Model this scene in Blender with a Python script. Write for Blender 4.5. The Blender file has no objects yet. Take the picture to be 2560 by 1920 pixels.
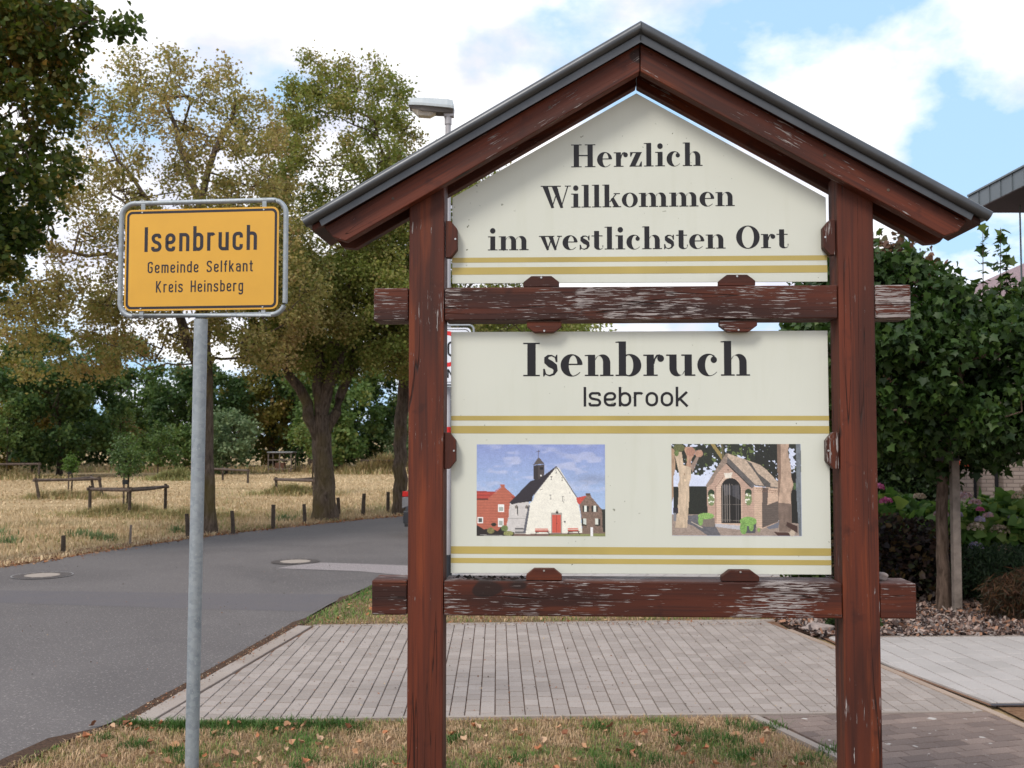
import bpy, bmesh, math, random
import numpy as np
from mathutils import Vector, Matrix
random.seed(7); rng = np.random.default_rng(7)
R = math.radians
S = bpy.context.scene
COL = S.collection

# ------------------------------------------------------------------ camera, light
cam_d = bpy.data.cameras.new('camera'); cam = bpy.data.objects.new('camera', cam_d); COL.objects.link(cam)
cam.location = (0, 0, 1.65); cam.rotation_euler = (R(92.9), 0, 0)
cam_d.sensor_width = 36; cam_d.lens = 37.02; cam_d.clip_start = .05; cam_d.clip_end = 3000
cam_d.dof.use_dof = True; cam_d.dof.focus_distance = 3.9; cam_d.dof.aperture_fstop = 9
S.camera = cam
SUN_EL, SUN_AZ = R(48), R(215)          # azimuth clockwise from +Y: behind the camera, to the left
sd = bpy.data.lights.new('sun', 'SUN'); so = bpy.data.objects.new('sun', sd); COL.objects.link(so)
sd.energy = 2.3; sd.angle = R(16); sd.color = (1, .93, .84)
v = Vector((math.sin(SUN_AZ)*math.cos(SUN_EL), math.cos(SUN_AZ)*math.cos(SUN_EL), math.sin(SUN_EL)))
so.rotation_euler = v.to_track_quat('Z', 'Y').to_euler(); so.location = (0, 0, 30)
S.view_settings.view_transform = 'Standard'; S.view_settings.look = 'None'
S.view_settings.exposure = .12; S.view_settings.gamma = 1
S.view_settings.use_curve_mapping = False

W = bpy.data.worlds.new('World'); S.world = W; W.use_nodes = True
def build_world():
    nt = W.node_tree; nt.nodes.clear(); N = nt.nodes.new; L = nt.links.new
    out = N('ShaderNodeOutputWorld'); bg = N('ShaderNodeBackground'); bg.inputs[1].default_value = .1
    sky = N('ShaderNodeTexSky'); sky.sky_type = 'NISHITA'; sky.sun_disc = False
    sky.sun_elevation = SUN_EL; sky.sun_rotation = SUN_AZ; sky.air_density = 1.0; sky.dust_density = 1.2; sky.ozone_density = 1
    tc = N('ShaderNodeTexCoord')
    sep = N('ShaderNodeSeparateXYZ'); L(tc.outputs['Generated'], sep.inputs[0])
    # cloud layer: project the view direction onto a flat layer overhead
    zz = N('ShaderNodeMath'); zz.operation = 'ADD'; L(sep.outputs[2], zz.inputs[0]); zz.inputs[1].default_value = .45
    zm = N('ShaderNodeMath'); zm.operation = 'MAXIMUM'; L(zz.outputs[0], zm.inputs[0]); zm.inputs[1].default_value = .05
    dx = N('ShaderNodeMath'); dx.operation = 'DIVIDE'; L(sep.outputs[0], dx.inputs[0]); L(zm.outputs[0], dx.inputs[1])
    dy = N('ShaderNodeMath'); dy.operation = 'DIVIDE'; L(sep.outputs[1], dy.inputs[0]); L(zm.outputs[0], dy.inputs[1])
    cb = N('ShaderNodeCombineXYZ'); L(dx.outputs[0], cb.inputs[0]); L(dy.outputs[0], cb.inputs[1])
    n1 = N('ShaderNodeTexNoise'); n1.inputs['Scale'].default_value = 2.0; n1.inputs['Detail'].default_value = 9; n1.inputs['Roughness'].default_value = .55; n1.inputs['Distortion'].default_value = .1
    mp = N('ShaderNodeMapping'); mp.inputs['Location'].default_value = (2.4, 3.6, 9.8); L(cb.outputs[0], mp.inputs[0]); L(mp.outputs[0], n1.inputs['Vector'])
    m = N('ShaderNodeMapRange'); m.inputs[1].default_value = .405; m.inputs[2].default_value = .485; m.clamp = True; L(n1.outputs[0], m.inputs[0])
    n2 = N('ShaderNodeTexNoise'); n2.inputs['Scale'].default_value = 3.6; n2.inputs['Detail'].default_value = 6; L(cb.outputs[0], n2.inputs['Vector'])
    cr = N('ShaderNodeValToRGB'); cr.color_ramp.elements[0].position = .40; cr.color_ramp.elements[0].color = (8.3, 8.5, 9.9, 1)
    cr.color_ramp.elements[1].position = .54; cr.color_ramp.elements[1].color = (12.6, 12.4, 12.5, 1); L(n2.outputs[0], cr.inputs[0])
    # thin milky veil over the blue
    veil = N('ShaderNodeMixRGB'); veil.inputs[0].default_value = .7; L(sky.outputs[0], veil.inputs[1]); veil.inputs[2].default_value = (5.7, 8.9, 12.6, 1)
    mx = N('ShaderNodeMixRGB'); L(m.outputs[0], mx.inputs[0]); L(veil.outputs[0], mx.inputs[1]); L(cr.outputs[0], mx.inputs[2])
    L(mx.outputs[0], bg.inputs[0]); L(bg.outputs[0], out.inputs[0])
build_world()

# ------------------------------------------------------------------ helpers
def raw_mesh(name, V, F, mats, fm=None, smooth=False, col=None):
    me = bpy.data.meshes.new(name)
    V = np.asarray(V, dtype=np.float32).reshape(-1, 3)
    if isinstance(F, np.ndarray):
        k = F.shape[1]; n = F.shape[0]
        me.vertices.add(len(V)); me.vertices.foreach_set('co', V.ravel())
        me.loops.add(n*k); me.loops.foreach_set('vertex_index', F.astype(np.int32).ravel())
        me.polygons.add(n); me.polygons.foreach_set('loop_start', np.arange(0, n*k, k, dtype=np.int32))
        me.polygons.foreach_set('loop_total', np.full(n, k, dtype=np.int32))
        me.update(calc_edges=True)
    else:
        me.from_pydata([tuple(map(float, q)) for q in V], [], [tuple(map(int, f)) for f in F]); me.update()
    for m in (mats if isinstance(mats, (list, tuple)) else [mats]): me.materials.append(m)
    if fm is not None: me.polygons.foreach_set('material_index', np.asarray(fm, dtype=np.int32))
    if smooth: me.polygons.foreach_set('use_smooth', np.ones(len(me.polygons), dtype=bool))
    if col is not None:
        a = me.color_attributes.new('col', 'FLOAT_COLOR', 'POINT')
        c = np.ones((len(V), 4), dtype=np.float32); c[:, :3] = col; a.data.foreach_set('color', c.ravel())
    return me
def obj(name, me, parent=None, loc=None, rot=None):
    o = bpy.data.objects.new(name, me); COL.objects.link(o)
    if parent is not None: o.parent = parent
    if loc is not None: o.location = loc
    if rot is not None: o.rotation_euler = rot
    return o
def mk(name, V, F, mats, parent=None, loc=None, rot=None, **k):
    return obj(name, raw_mesh(name, V, F, mats, **k), parent, loc, rot)
def tag(o, label, cat, group=None):
    o['label'] = label; o['category'] = cat
    if group: o['group'] = group
    return o
def thing(name, label, cat, loc=(0, 0, 0), rz=0, group=None):
    o = bpy.data.objects.new(name, None); COL.objects.link(o); o.location = loc; o.rotation_euler = (0, 0, rz); o.empty_display_size = .1
    return tag(o, label, cat, group)
def struct(name, V, F, mat, parent=None, **k):
    o = mk(name, V, F, mat, parent, **k); o['kind'] = 'structure'; return o
def stuff(o): o['kind'] = 'stuff'; return o
def copy_tree(src, loc, rz, label=None):
    c = src.copy(); COL.objects.link(c); c.location = loc; c.rotation_euler = (0, 0, rz)
    if label: c['label'] = label
    for ch in src.children:
        d = ch.copy(); COL.objects.link(d); d.parent = c
        for g in ch.children:
            e = g.copy(); COL.objects.link(e); e.parent = d
    return c

class MB:
    """collects shapes, builds one mesh"""
    def __init__(s): s.V = []; s.F = []; s.M = []
    def add(s, V, F, m=0):
        b = len(s.V); s.V += [tuple(v) for v in V]; s.F += [tuple(i+b for i in f) for f in F]; s.M += [m]*len(F); return s
    def box(s, x0, x1, y0, y1, z0, z1, m=0, c=0):
        if c:
            bm = bmesh.new(); bmesh.ops.create_cube(bm, size=1)
            for v in bm.verts: v.co = ((x0+x1)/2+v.co.x*(x1-x0), (y0+y1)/2+v.co.y*(y1-y0), (z0+z1)/2+v.co.z*(z1-z0))
            bmesh.ops.bevel(bm, geom=bm.edges[:], offset=c, segments=2, affect='EDGES', profile=.5)
            bm.verts.index_update(); s.add([v.co[:] for v in bm.verts], [[v.index for v in f.verts] for f in bm.faces], m); bm.free(); return s
        V = [(x, y, z) for z in (z0, z1) for y in (y0, y1) for x in (x0, x1)]
        return s.add(V, [(0, 2, 3, 1), (4, 5, 7, 6), (0, 1, 5, 4), (2, 6, 7, 3), (0, 4, 6, 2), (1, 3, 7, 5)], m)
    def prism(s, pts, y0, y1, m=0, c=0):
        """(x,z) outline extruded along y"""
        n = len(pts)
        bm = bmesh.new(); a = [bm.verts.new((x, y0, z)) for x, z in pts]; b = [bm.verts.new((x, y1, z)) for x, z in pts]
        bm.faces.new(a); bm.faces.new(b[::-1])
        for i in range(n): bm.faces.new((a[(i+1) % n], a[i], b[i], b[(i+1) % n]))
        if c: bmesh.ops.bevel(bm, geom=bm.edges[:], offset=c, segments=2, affect='EDGES', profile=.5)
        bmesh.ops.recalc_face_normals(bm, faces=bm.faces[:]); bm.verts.index_update()
        s.add([v.co[:] for v in bm.verts], [[v.index for v in f.verts] for f in bm.faces], m); bm.free(); return s
    def tube(s, pts, rad, n=10, m=0, caps=True, closed=False):
        P = [Vector(p) for p in pts]; k = len(P); rad = rad if isinstance(rad, (list, tuple, np.ndarray)) else [rad]*k
        rings = []; ref = Vector((0, 0, 1))
        for i in range(k):
            if closed: d = (P[(i+1) % k]-P[i-1])
            else: d = P[min(i+1, k-1)]-P[max(i-1, 0)]
            d.normalize()
            if abs(d.dot(ref)) > .95: ref = Vector((1, 0, 0)) if abs(d.x) < .9 else Vector((0, 1, 0))
            a = ref.cross(d).normalized(); b = d.cross(a)
            rings.append([(P[i]+(a*math.cos(t)+b*math.sin(t))*rad[i])[:] for t in [2*math.pi*j/n for j in range(n)]])
        V = [q for r in rings for q in r]; F = []
        for i in range(k if closed else k-1):
            i2 = (i+1) % k
            for j in range(n): F.append((i*n+j, i*n+(j+1) % n, i2*n+(j+1) % n, i2*n+j))
        if caps and not closed: F += [tuple(range(n))[::-1], tuple((k-1)*n+j for j in range(n))]
        return s.add(V, F, m)
    def build(s, name, mats, parent=None, smooth=False, loc=None, rot=None, col=None):
        o = mk(name, s.V, s.F, mats, parent, loc, rot, fm=s.M, col=col)
        if smooth:
            try:
                o.data.polygons.foreach_set('use_smooth', np.ones(len(o.data.polygons), dtype=bool))
                o.data.set_sharp_from_angle(angle=R(38))
            except Exception: pass
        return o

def lin(r, g, b): return tuple(((c/255)/12.92 if c/255 <= .04045 else ((c/255+.055)/1.055)**2.4) for c in (r, g, b))

# ------------------------------------------------------------------ materials
class NT:
    def __init__(s, name):
        s.m = bpy.data.materials.new(name); s.m.use_nodes = True; s.t = s.m.node_tree; s.b = s.t.nodes['Principled BSDF']
        s.out = s.t.nodes['Material Output']
    def n(s, typ, **k):
        x = s.t.nodes.new('ShaderNode'+typ)
        for a, b in k.items():
            if a in x.inputs: x.inputs[a].default_value = b
            else: setattr(x, a, b)
        return x
    def l(s, a, b): s.t.links.new(a, b)
    def coord(s, scale=(1, 1, 1), rot=(0, 0, 0), src='Object', rand=False):
        tc = s.n('TexCoord'); v = tc.outputs[src]
        if rand:
            oi = s.n('ObjectInfo'); mu = s.n('Math', operation='MULTIPLY'); s.l(oi.outputs['Random'], mu.inputs[0]); mu.inputs[1].default_value = 37
            ad = s.n('VectorMath', operation='ADD'); s.l(v, ad.inputs[0]); s.l(mu.outputs[0], ad.inputs[1]); v = ad.outputs[0]
        if any(rot):
            mp = s.n('Mapping'); mp.inputs['Rotation'].default_value = rot; s.l(v, mp.inputs[0]); v = mp.outputs[0]
        mp = s.n('Mapping'); mp.inputs['Scale'].default_value = scale; s.l(v, mp.inputs[0]); return mp.outputs[0]
    def noise(s, vec, scale=5, detail=4, rough=.5, dist=0):
        x = s.n('TexNoise'); x.inputs['Scale'].default_value = scale; x.inputs['Detail'].default_value = detail
        x.inputs['Roughness'].default_value = rough; x.inputs['Distortion'].default_value = dist
        if vec is not None: s.l(vec, x.inputs['Vector'])
        return x.outputs[0]
    def rng(s, v, a, b, c=0, d=1):
        x = s.n('MapRange'); s.l(v, x.inputs[0])
        for i, q in enumerate((a, b, c, d)): x.inputs[i+1].default_value = q
        return x.outputs[0]
    def mix(s, f, a, b, mode='MIX'):
        x = s.n('MixRGB', blend_type=mode)
        for i, q in enumerate((f, a, b)):
            if hasattr(q, 'links'): s.l(q, x.inputs[i])
            elif i == 0: x.inputs[0].default_value = q
            else: x.inputs[i].default_value = tuple(q)+(1,) if len(q) == 3 else q
        return x.outputs[0]
    def math(s, op, a, b=None):
        x = s.n('Math', operation=op)
        for i, q in enumerate((a, b)):
            if q is None: continue
            if hasattr(q, 'links'): s.l(q, x.inputs[i])
            else: x.inputs[i].default_value = q
        return x.outputs[0]
    def bump(s, h, dist=.01, strength=1):
        x = s.n('Bump'); x.inputs['Distance'].default_value = dist; x.inputs['Strength'].default_value = strength
        s.l(h, x.inputs['Height']); s.l(x.outputs[0], s.b.inputs['Normal']); return x
    def done(s, color=None, rough=None, metal=None, spec=None):
        for key, q in (('Base Color', color), ('Roughness', rough), ('Metallic', metal), ('Specular IOR Level', spec)):
            if q is None: continue
            if hasattr(q, 'links'): s.l(q, s.b.inputs[key])
            else: s.b.inputs[key].default_value = (tuple(q)+(1,) if isinstance(q, tuple) else q)
        return s.m

def simple(name, color, rough=.6, metal=0, var=.15, scale=20, spec=.5, bump=0, bscale=60):
    t = NT(name); v = t.coord((1, 1, 1), rand=True); n = t.noise(v, scale, 5, .6)
    c = t.mix(t.rng(n, .3, .7, 0, 1), tuple(q*(1-var) for q in color), tuple(min(1, q*(1+var)) for q in color))
    if bump: t.bump(t.noise(v, bscale, 4), bump)
    return t.done(c, rough, metal, spec)

def wood_paint(name, axis='X', rot=0, th=.7, tone=1.0, crack=.5):
    """weathered mahogany glaze; grain runs along axis, peeled places show grey timber"""
    t = NT(name)
    ry = R(rot)
    sc = lambda a, b: {'X': (a, b, b), 'Z': (b, b, a)}[axis]
    rt = (0, ry, 0)
    v1 = t.coord(sc(.9, 9), rt, rand=True); v2 = t.coord(sc(2.2, 95), rt, rand=True); v3 = t.coord(sc(13, 230), rt, rand=True)
    vr = t.coord((1, 1, 1), rt, rand=True); vk = t.coord(sc(.55, 24), rt, rand=True)
    broad = t.noise(v1, 1, 3, .5, .4); fine = t.noise(v2, 1, 5, .65); pn = t.noise(v3, 1, 5, .62, .3); patch = t.noise(vr, 3.2, 4, .6)
    c = t.mix(t.rng(broad, .36, .66), tuple(tone*q for q in (.046, .011, .006)), tuple(tone*q for q in (.150, .029, .010)))
    c = t.mix(t.rng(t.noise(v1, 1.7, 4, .6), .54, .68, 0, .5), c, tuple(tone*q for q in (.25, .052, .012)))
    c = t.mix(t.math('MULTIPLY', t.rng(fine, .48, .68), .6), c, (.022, .006, .005))
    c = t.mix(t.rng(t.noise(vr, 14, 3), .62, .75, 0, .6), c, tuple(tone*q for q in (.03, .006, .004)))
    c = t.mix(t.rng(t.noise(t.coord(sc(5, 9), rt, rand=True), 1, 1, .4), .735, .76, 0, .85), c, (.012, .006, .005))
    pm = t.math('ADD', pn, t.rng(patch, .33, .67, -.15, .11))
    mask = t.rng(pm, th, th+.02)
    grey = t.mix(t.rng(fine, .35, .7), (.21, .18, .175), (.43, .395, .385))
    c = t.mix(mask, c, grey)
    kn = t.noise(vk, 1, 2, .4, .15)
    line = t.rng(t.math('ABSOLUTE', t.math('SUBTRACT', kn, .508)), .0, .0045*crack+.0001, 1, 0)
    gate = t.rng(patch, .38, .5)
    line = t.math('MULTIPLY', line, gate)
    c = t.mix(line, c, (.008, .004, .003))
    h = t.math('ADD', t.math('MULTIPLY', fine, .35), t.math('MULTIPLY', mask, -.5)); h = t.math('SUBTRACT', h, t.math('MULTIPLY', line, 2))
    t.bump(h, .0022, .8)
    r = t.mix(mask, (.62, .62, .62), (.9, .9, .9))
    return t.done(c, r, None, .35)

M = {}
M['wood_z'] = wood_paint('glazed_wood_upright', 'Z', 0, .68, .88, 1.8)
M['wood_x'] = wood_paint('peeling_wood_beam', 'X', 0, .556, .62, 1.8)
M['wood_x3'] = wood_paint('peeling_wood_beam_end', 'X', 0, .60, .62, 1.8)
M['wood_x2'] = wood_paint('peeling_wood_lower_beam', 'X', 0, .572, .62, 1.8)
M['wood_l'] = wood_paint('glazed_wood_rafter_a', 'X', 30, .655, 1.12, .3)
M['wood_r'] = wood_paint('glazed_wood_rafter_b', 'X', -30, .658, .92, .3)
M['wood_clip'] = wood_paint('glazed_wood_clip', 'X', 0, .62, .6, .3)
M['wood_clipz'] = wood_paint('glazed_wood_clip_upright', 'Z', 0, .61, .65, .3)
M['wood_dark'] = wood_paint('dark_glazed_boards', 'Z', 0, .9, .5, .5)
M['zinc'] = simple('weathered_zinc', (.075, .08, .088), .38, .55, .2, 6, bump=.0006, bscale=30)
M['galv'] = None
def galv():
    t = NT('galvanised_steel'); v = t.coord(rand=True)
    vo = t.n('TexVoronoi'); vo.inputs['Scale'].default_value = 55; t.l(v, vo.inputs['Vector'])
    c = t.mix(t.rng(vo.outputs['Color'], 0, 1), (.21, .245, .275), (.33, .37, .40)); n = t.noise(v, 9, 5, .65)
    c = t.mix(t.rng(n, .35, .7, 0, .55), c, (.40, .43, .45)); c = t.mix(t.rng(t.noise(v, 70, 3), .66, .7, 0, .5), c, (.5, .52, .53))
    t.bump(t.noise(v, 160, 3), .0006)
    return t.done(c, .52, .35)
M['galv'] = galv()
M['lamp_grey'] = simple('lamp_grey_enamel', (.42, .46, .48), .4, .1, .08, 8)
M['pole_grey'] = simple('grey_mast_paint', (.38, .37, .39), .5, .2, .1, 5)
M['black'] = simple('black_plastic', (.012, .012, .013), .5)
M['steel'] = simple('bright_screw', (.5, .5, .5), .35, .9)

def panel_mat():
    t = NT('offwhite_sign_panel'); v = t.coord()
    n = t.noise(v, 1.6, 4); c = t.mix(t.rng(n, .3, .7), (.57, .592, .525), (.62, .642, .575))
    vs = t.coord((1, 1, .12)); st = t.noise(vs, 18, 5, .6); c = t.mix(t.rng(st, .52, .8, 0, .35), c, (.50, .52, .42))
    sp = t.noise(v, 70, 2, .4); big = t.noise(v, 4, 3)
    m = t.math('MULTIPLY', t.rng(sp, .735, .77), t.rng(big, .5, .62)); c = t.mix(m, c, (.14, .15, .10))
    t.bump(t.noise(v, 9, 2), .0005)
    return t.done(c, .34, None, .45)
M['panel'] = panel_mat()
def ink(name, c, rough=.3):
    t = NT(name); v = t.coord(); n = t.noise(v, 3, 3)
    return t.done(t.mix(t.rng(n, .35, .7), tuple(q*.85 for q in c), tuple(q*1.1 for q in c)), rough, None, .28)
M['ink'] = ink('black_sign_vinyl', (.016, .015, .018), .28)
M['ink2'] = ink('black_reflective_lettering', (.028, .026, .034), .4)
M['gold'] = ink('mustard_stripe_vinyl', (.45, .355, .115))
M['yellow'] = simple('yellow_reflective_sheeting', (.63, .335, .032), .42, 0, .06, 3)
M['white'] = simple('white_reflective_sheeting', (.72, .76, .84), .4, 0, .03, 3)
M['red'] = simple('red_reflective_sheeting', (.62, .02, .02), .4, 0, .05, 3)

def vcol(name, rough=.6, transl=.0, spec=.4, bump=None):
    t = NT(name); a = t.n('VertexColor'); a.layer_name = 'col'
    t.l(a.outputs[0], t.b.inputs['Base Color']); t.b.inputs['Roughness'].default_value = rough; t.b.inputs['Specular IOR Level'].default_value = spec
    if transl:
        tr = t.n('BsdfTranslucent'); mx = t.n('MixShader'); mx.inputs[0].default_value = transl
        hs = t.n('HueSaturation'); hs.inputs['Value'].default_value = 1.3; hs.inputs['Saturation'].default_value = 1.1; t.l(a.outputs[0], hs.inputs['Color'])
        t.l(hs.outputs[0], tr.inputs[0]); t.l(t.b.outputs[0], mx.inputs[1]); t.l(tr.outputs[0], mx.inputs[2]); t.l(mx.outputs[0], t.out.inputs[0])
    return t.m
M['print'] = vcol('printed_photograph', .32)
M['leaf'] = vcol('tree_leaves', .55, .35, .3)
M['gloss_leaf'] = vcol('glossy_maple_leaves', .5, .25, .28)
M['blade'] = vcol('grass_blades', .7, .25, .2)
M['chip'] = vcol('bark_chips', .85, 0, .2)

def bark(name, a, b, green=.0):
    t = NT(name); v = t.coord((9, 9, 2.2), rand=True); n = t.noise(v, 2.2, 6, .65, .6); g = t.noise(t.coord(rand=True), 1.3, 4)
    c = t.mix(t.rng(n, .36, .66), a, b); c = t.mix(t.rng(g, .5, .68, 0, green), c, (.13, .10, .028))
    t.bump(n, .035); return t.done(c, .9, None, .2)
M['bark'] = bark('lime_bark', (.05, .036, .026), (.165, .125, .095), .55)
M['bark_far'] = bark('dark_bark', (.025, .018, .013), (.07, .052, .04), .2)
M['bark_maple'] = bark('speckled_maple_bark', (.055, .036, .026), (.165, .115, .088), .1)
M['rail'] = simple('weathered_rail_wood', (.10, .075, .062), .85, 0, .45, 14, .2, .01, 40)
M['post'] = simple('weathered_post_wood', (.075, .058, .045), .85, 0, .45, 14, .2, .01, 40)
M['stake'] = simple('grey_stake_wood', (.17, .14, .12), .85, 0, .3, 10, .2, .004, 60)

def ground_mats():
    # straw field
    t = NT('dry_straw_field'); v = t.coord(); vs = t.coord((.35, 1.6, 1))
    a = t.noise(vs, .9, 6, .6, .6); b = t.noise(v, 14, 6, .7); g = t.noise(t.coord((.5, 1.2, 1)), .33, 5, .6)
    c = t.mix(t.rng(a, .32, .7), (.40, .28, .15), (.60, .46, .27)); c = t.mix(t.rng(b, .4, .62, 0, .6), c, (.28, .185, .09))
    c = t.mix(t.rng(g, .55, .68, 0, .6), c, (.14, .135, .05)); t.bump(b, .08); M['field'] = t.done(c, .95, None, .1)
    # asphalt
    t = NT('asphalt'); v = t.coord()
    a = t.noise(v, .55, 4, .5, .8); b = t.noise(v, 170, 3, .75); s_ = t.noise(v, 60, 2, .5); w = t.noise(v, 11, 5, .6)
    c = t.mix(t.rng(a, .3, .7), (.115, .102, .098), (.165, .147, .140)); c = t.mix(t.rng(b, .35, .68, 0, .6), c, (.055, .052, .056))
    c = t.mix(t.rng(s_, .60, .70, 0, .55), c, (.38, .345, .32)); c = t.mix(t.rng(w, .6, .78, 0, .35), c, (.08, .075, .08))
    t.bump(b, .004, .6); M['asphalt'] = t.done(c, .82, None, .3)
    t = NT('newer_asphalt_strip'); v = t.coord(); b = t.noise(v, 150, 3, .7); a = t.noise(v, 3, 4)
    c = t.mix(t.rng(b, .35, .7), (.085, .076, .079), (.16, .145, .146)); c = t.mix(t.rng(a, .4, .7, 0, .5), c, (.105, .098, .108)); t.bump(b, .003); M['asphalt_dark'] = t.done(c, .8, None, .3)
    t = NT('pale_rough_patch'); v = t.coord(); b = t.noise(v, 75, 3, .8)
    c = t.mix(t.rng(b, .42, .6), (.13, .115, .12), (.42, .37, .36)); t.bump(b, .004); M['patch'] = t.done(c, .85, None, .3)
    # soils
    t = NT('lawn_soil'); v = t.coord(); b = t.noise(v, 60, 6, .75); a = t.noise(v, 2.6, 4)
    c = t.mix(t.rng(b, .35, .65), (.16, .10, .06), (.36, .25, .16)); c = t.mix(t.rng(a, .45, .6, 0, .5), c, (.10, .10, .04)); t.bump(b, .02); M['soil'] = t.done(c, .95, None, .1)
    t = NT('verge_litter'); v = t.coord(); b = t.noise(v, 30, 6, .75); a = t.noise(v, 4, 4)
    c = t.mix(t.rng(b, .35, .65), (.13, .065, .035), (.33, .20, .12)); c = t.mix(t.rng(a, .5, .66, 0, .4), c, (.36, .25, .14)); t.bump(b, .03); M['litter'] = t.done(c, .95, None, .1)
    t = NT('mulch_soil'); v = t.coord(); b = t.noise(v, 45, 6, .8)
    c = t.mix(t.rng(b, .35, .65), (.035, .02, .015), (.15, .085, .065)); t.bump(b, .04); M['mulch_soil'] = t.done(c, .95, None, .1)
    t = NT('joint_sand'); v = t.coord(); b = t.noise(v, 120, 4, .7); a = t.noise(v, 5, 3)
    c = t.mix(t.rng(b, .35, .65), (.10, .056, .038), (.24, .135, .085)); c = t.mix(t.rng(a, .6, .7, 0, .6), c, (.30, .10, .04)); M['sand'] = t.done(c, .95, None, .1)
    t = NT('dirt_edge'); v = t.coord(); b = t.noise(v, 60, 5, .75)
    c = t.mix(t.rng(b, .35, .65), (.05, .035, .028), (.15, .09, .06)); t.bump(b, .02); M['dirt'] = t.done(c, .95, None, .1)
ground_mats()

def stone(name, a, b, speck=(.5, .47, .44), isl=False, fine=150, lichen=0.0):
    t = NT(name); v = t.coord(src='Object')
    if isl: r = t.n('NewGeometry').outputs['Random Per Island']; ge = t.n('NewGeometry'); v = ge.outputs['Position']
    else: r = t.n('ObjectInfo').outputs['Random']; ge = t.n('NewGeometry'); v = ge.outputs['Position']
    c = t.mix(r, a, b); n = t.noise(v, fine, 3, .75); c = t.mix(t.rng(n, .35, .5, .5, 0), c, tuple(q*.6 for q in a))
    c = t.mix(t.rng(n, .6, .72, 0, .6), c, speck); w = t.noise(v, 2.2, 4); c = t.mix(t.rng(w, .45, .7, 0, .28), c, tuple(q*.72 for q in a))
    if lichen:
        ln = t.noise(v, 16, 2, .4); c = t.mix(t.rng(ln, .70, .72, 0, .8), c, (.5, .47, .44))
    t.bump(n, .003, .7)
    return t.done(c, .85, None, .25)
GA, GB = (.28, .238, .212), (.36, .31, .28)
M['paver'] = stone('grey_concrete_paver', GA, GB); M['paver_i'] = stone('grey_concrete_pavers_joined', GA, GB, isl=True)
DA, DB = (.15, .112, .098), (.26, .195, .165)
M['dpaver'] = stone('brown_grey_paver', DA, DB, lichen=1); M['dpaver_i'] = stone('brown_grey_pavers_joined', DA, DB, isl=True, lichen=1)
LA, LB = (.38, .35, .33), (.44, .405, .385)
M['slab'] = stone('light_granite_slab', LA, LB, (.62, .6, .58)); M['slab_i'] = stone('light_granite_slabs_joined', LA, LB, (.62, .6, .58), isl=True)
M['kerb'] = stone('concrete_kerb', (.30, .25, .215), (.34, .29, .255), isl=False)
M['kerb_tan'] = stone('tan_concrete_kerb', (.33, .245, .19), (.37, .28, .22), isl=False)
M['pebble'] = simple('grey_stone', (.27, .22, .20), .8, 0, .3, 30, .3, .004, 60)

# ------------------------------------------------------------------ ground, road
def sheet(name, pts, z, mat, parent=None):
    return struct(name, [(x, y, z) for x, y in pts], [tuple(range(len(pts)))], mat, parent)
sheet('ground', [(-900, -300), (900, -300), (900, 1200), (-900, 1200)], -.03, M['field'])
def smooth_line(pts, n=8):
    out = []
    for i in range(len(pts)-1):
        p0 = pts[max(i-1, 0)]; p1 = pts[i]; p2 = pts[i+1]; p3 = pts[min(i+2, len(pts)-1)]
        for k in range(n):
            t = k/n
            out.append(tuple(.5*((2*p1[j])+(-p0[j]+p2[j])*t+(2*p0[j]-5*p1[j]+4*p2[j]-p3[j])*t*t+(-p0[j]+3*p1[j]-3*p2[j]+p3[j])*t**3) for j in (0, 1)))
    out.append(pts[-1]); return out
far_edge = smooth_line([(-22, -6), (-12, 3.5), (-8.2, 9.6), (-6.52, 13.5), (-6.0, 15.2), (-5.08, 17.7), (-3.94, 19.8), (-2.34, 22.2), (1, 25.5), (8, 30), (30, 38)])
near_edge = smooth_line([(-3.2, -6), (-2.9, 3), (-2.58, 5.41), (-2.36, 6.1), (-2.25, 6.6), (-2.0, 8.6), (-1.92, 9.6), (-1.62, 11.7), (-1.2, 13.2), (.2, 16), (3.5, 20), (10, 25), (32, 32)])
rag = lambda pts, a: [(x+random.uniform(-a, a), y+random.uniform(-a, a)) for x, y in pts]
fe = rag(far_edge, .05); ne = rag(near_edge, .02)
n_ = min(len(fe), len(ne))
def resample(pts, n):
    P = np.array(pts); d = np.r_[0, np.cumsum(np.linalg.norm(np.diff(P, axis=0), axis=1))]; t = np.linspace(0, d[-1], n)
    return np.c_[np.interp(t, d, P[:, 0]), np.interp(t, d, P[:, 1])]
A_, B_ = resample(fe, 160), resample(ne, 160)
Vr = []; Fr = []
for i in range(160):
    for k in range(7):
        p = A_[i]*(1-k/6)+B_[i]*k/6; Vr.append((p[0], p[1], -.004))
for i in range(159):
    for k in range(6): a = i*7+k; Fr.append((a, a+1, a+8, a+7))
struct('road', Vr, Fr, M['asphalt'])
# verge of dry litter beyond the road, lawn strips on the near side
def strip(name, line, w0, w1, z, mat):
    P = resample(line, 160); T = np.gradient(P, axis=0); T /= np.linalg.norm(T, axis=1)[:, None]; Nn = np.c_[-T[:, 1], T[:, 0]]
    V = [(*(P[i]+Nn[i]*(w0+random.uniform(-.04, .04))), z) for i in range(160)]+[(*(P[i]+Nn[i]*(w1+random.uniform(-.09, .09))), z) for i in range(160)]
    return struct(name, V, [(i, i+1, 161+i, 160+i) for i in range(159)], mat)
strip('verge', far_edge, -.06, .55, -.010, M['litter'])
strip('road_edge', near_edge, -.07, .012, -.0022, M['dirt'])
sheet('asphalt_strip', [(-9.0, 12.3), (-9.2, 11.3), (-7.6, 11.0), (-5.1, 10.62), (-3.14, 10.28), (-1.90, 10.1), (-1.76, 11.2), (-3.45, 11.3), (-5.56, 11.5)], -.0028, M['asphalt_dark'])
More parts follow.
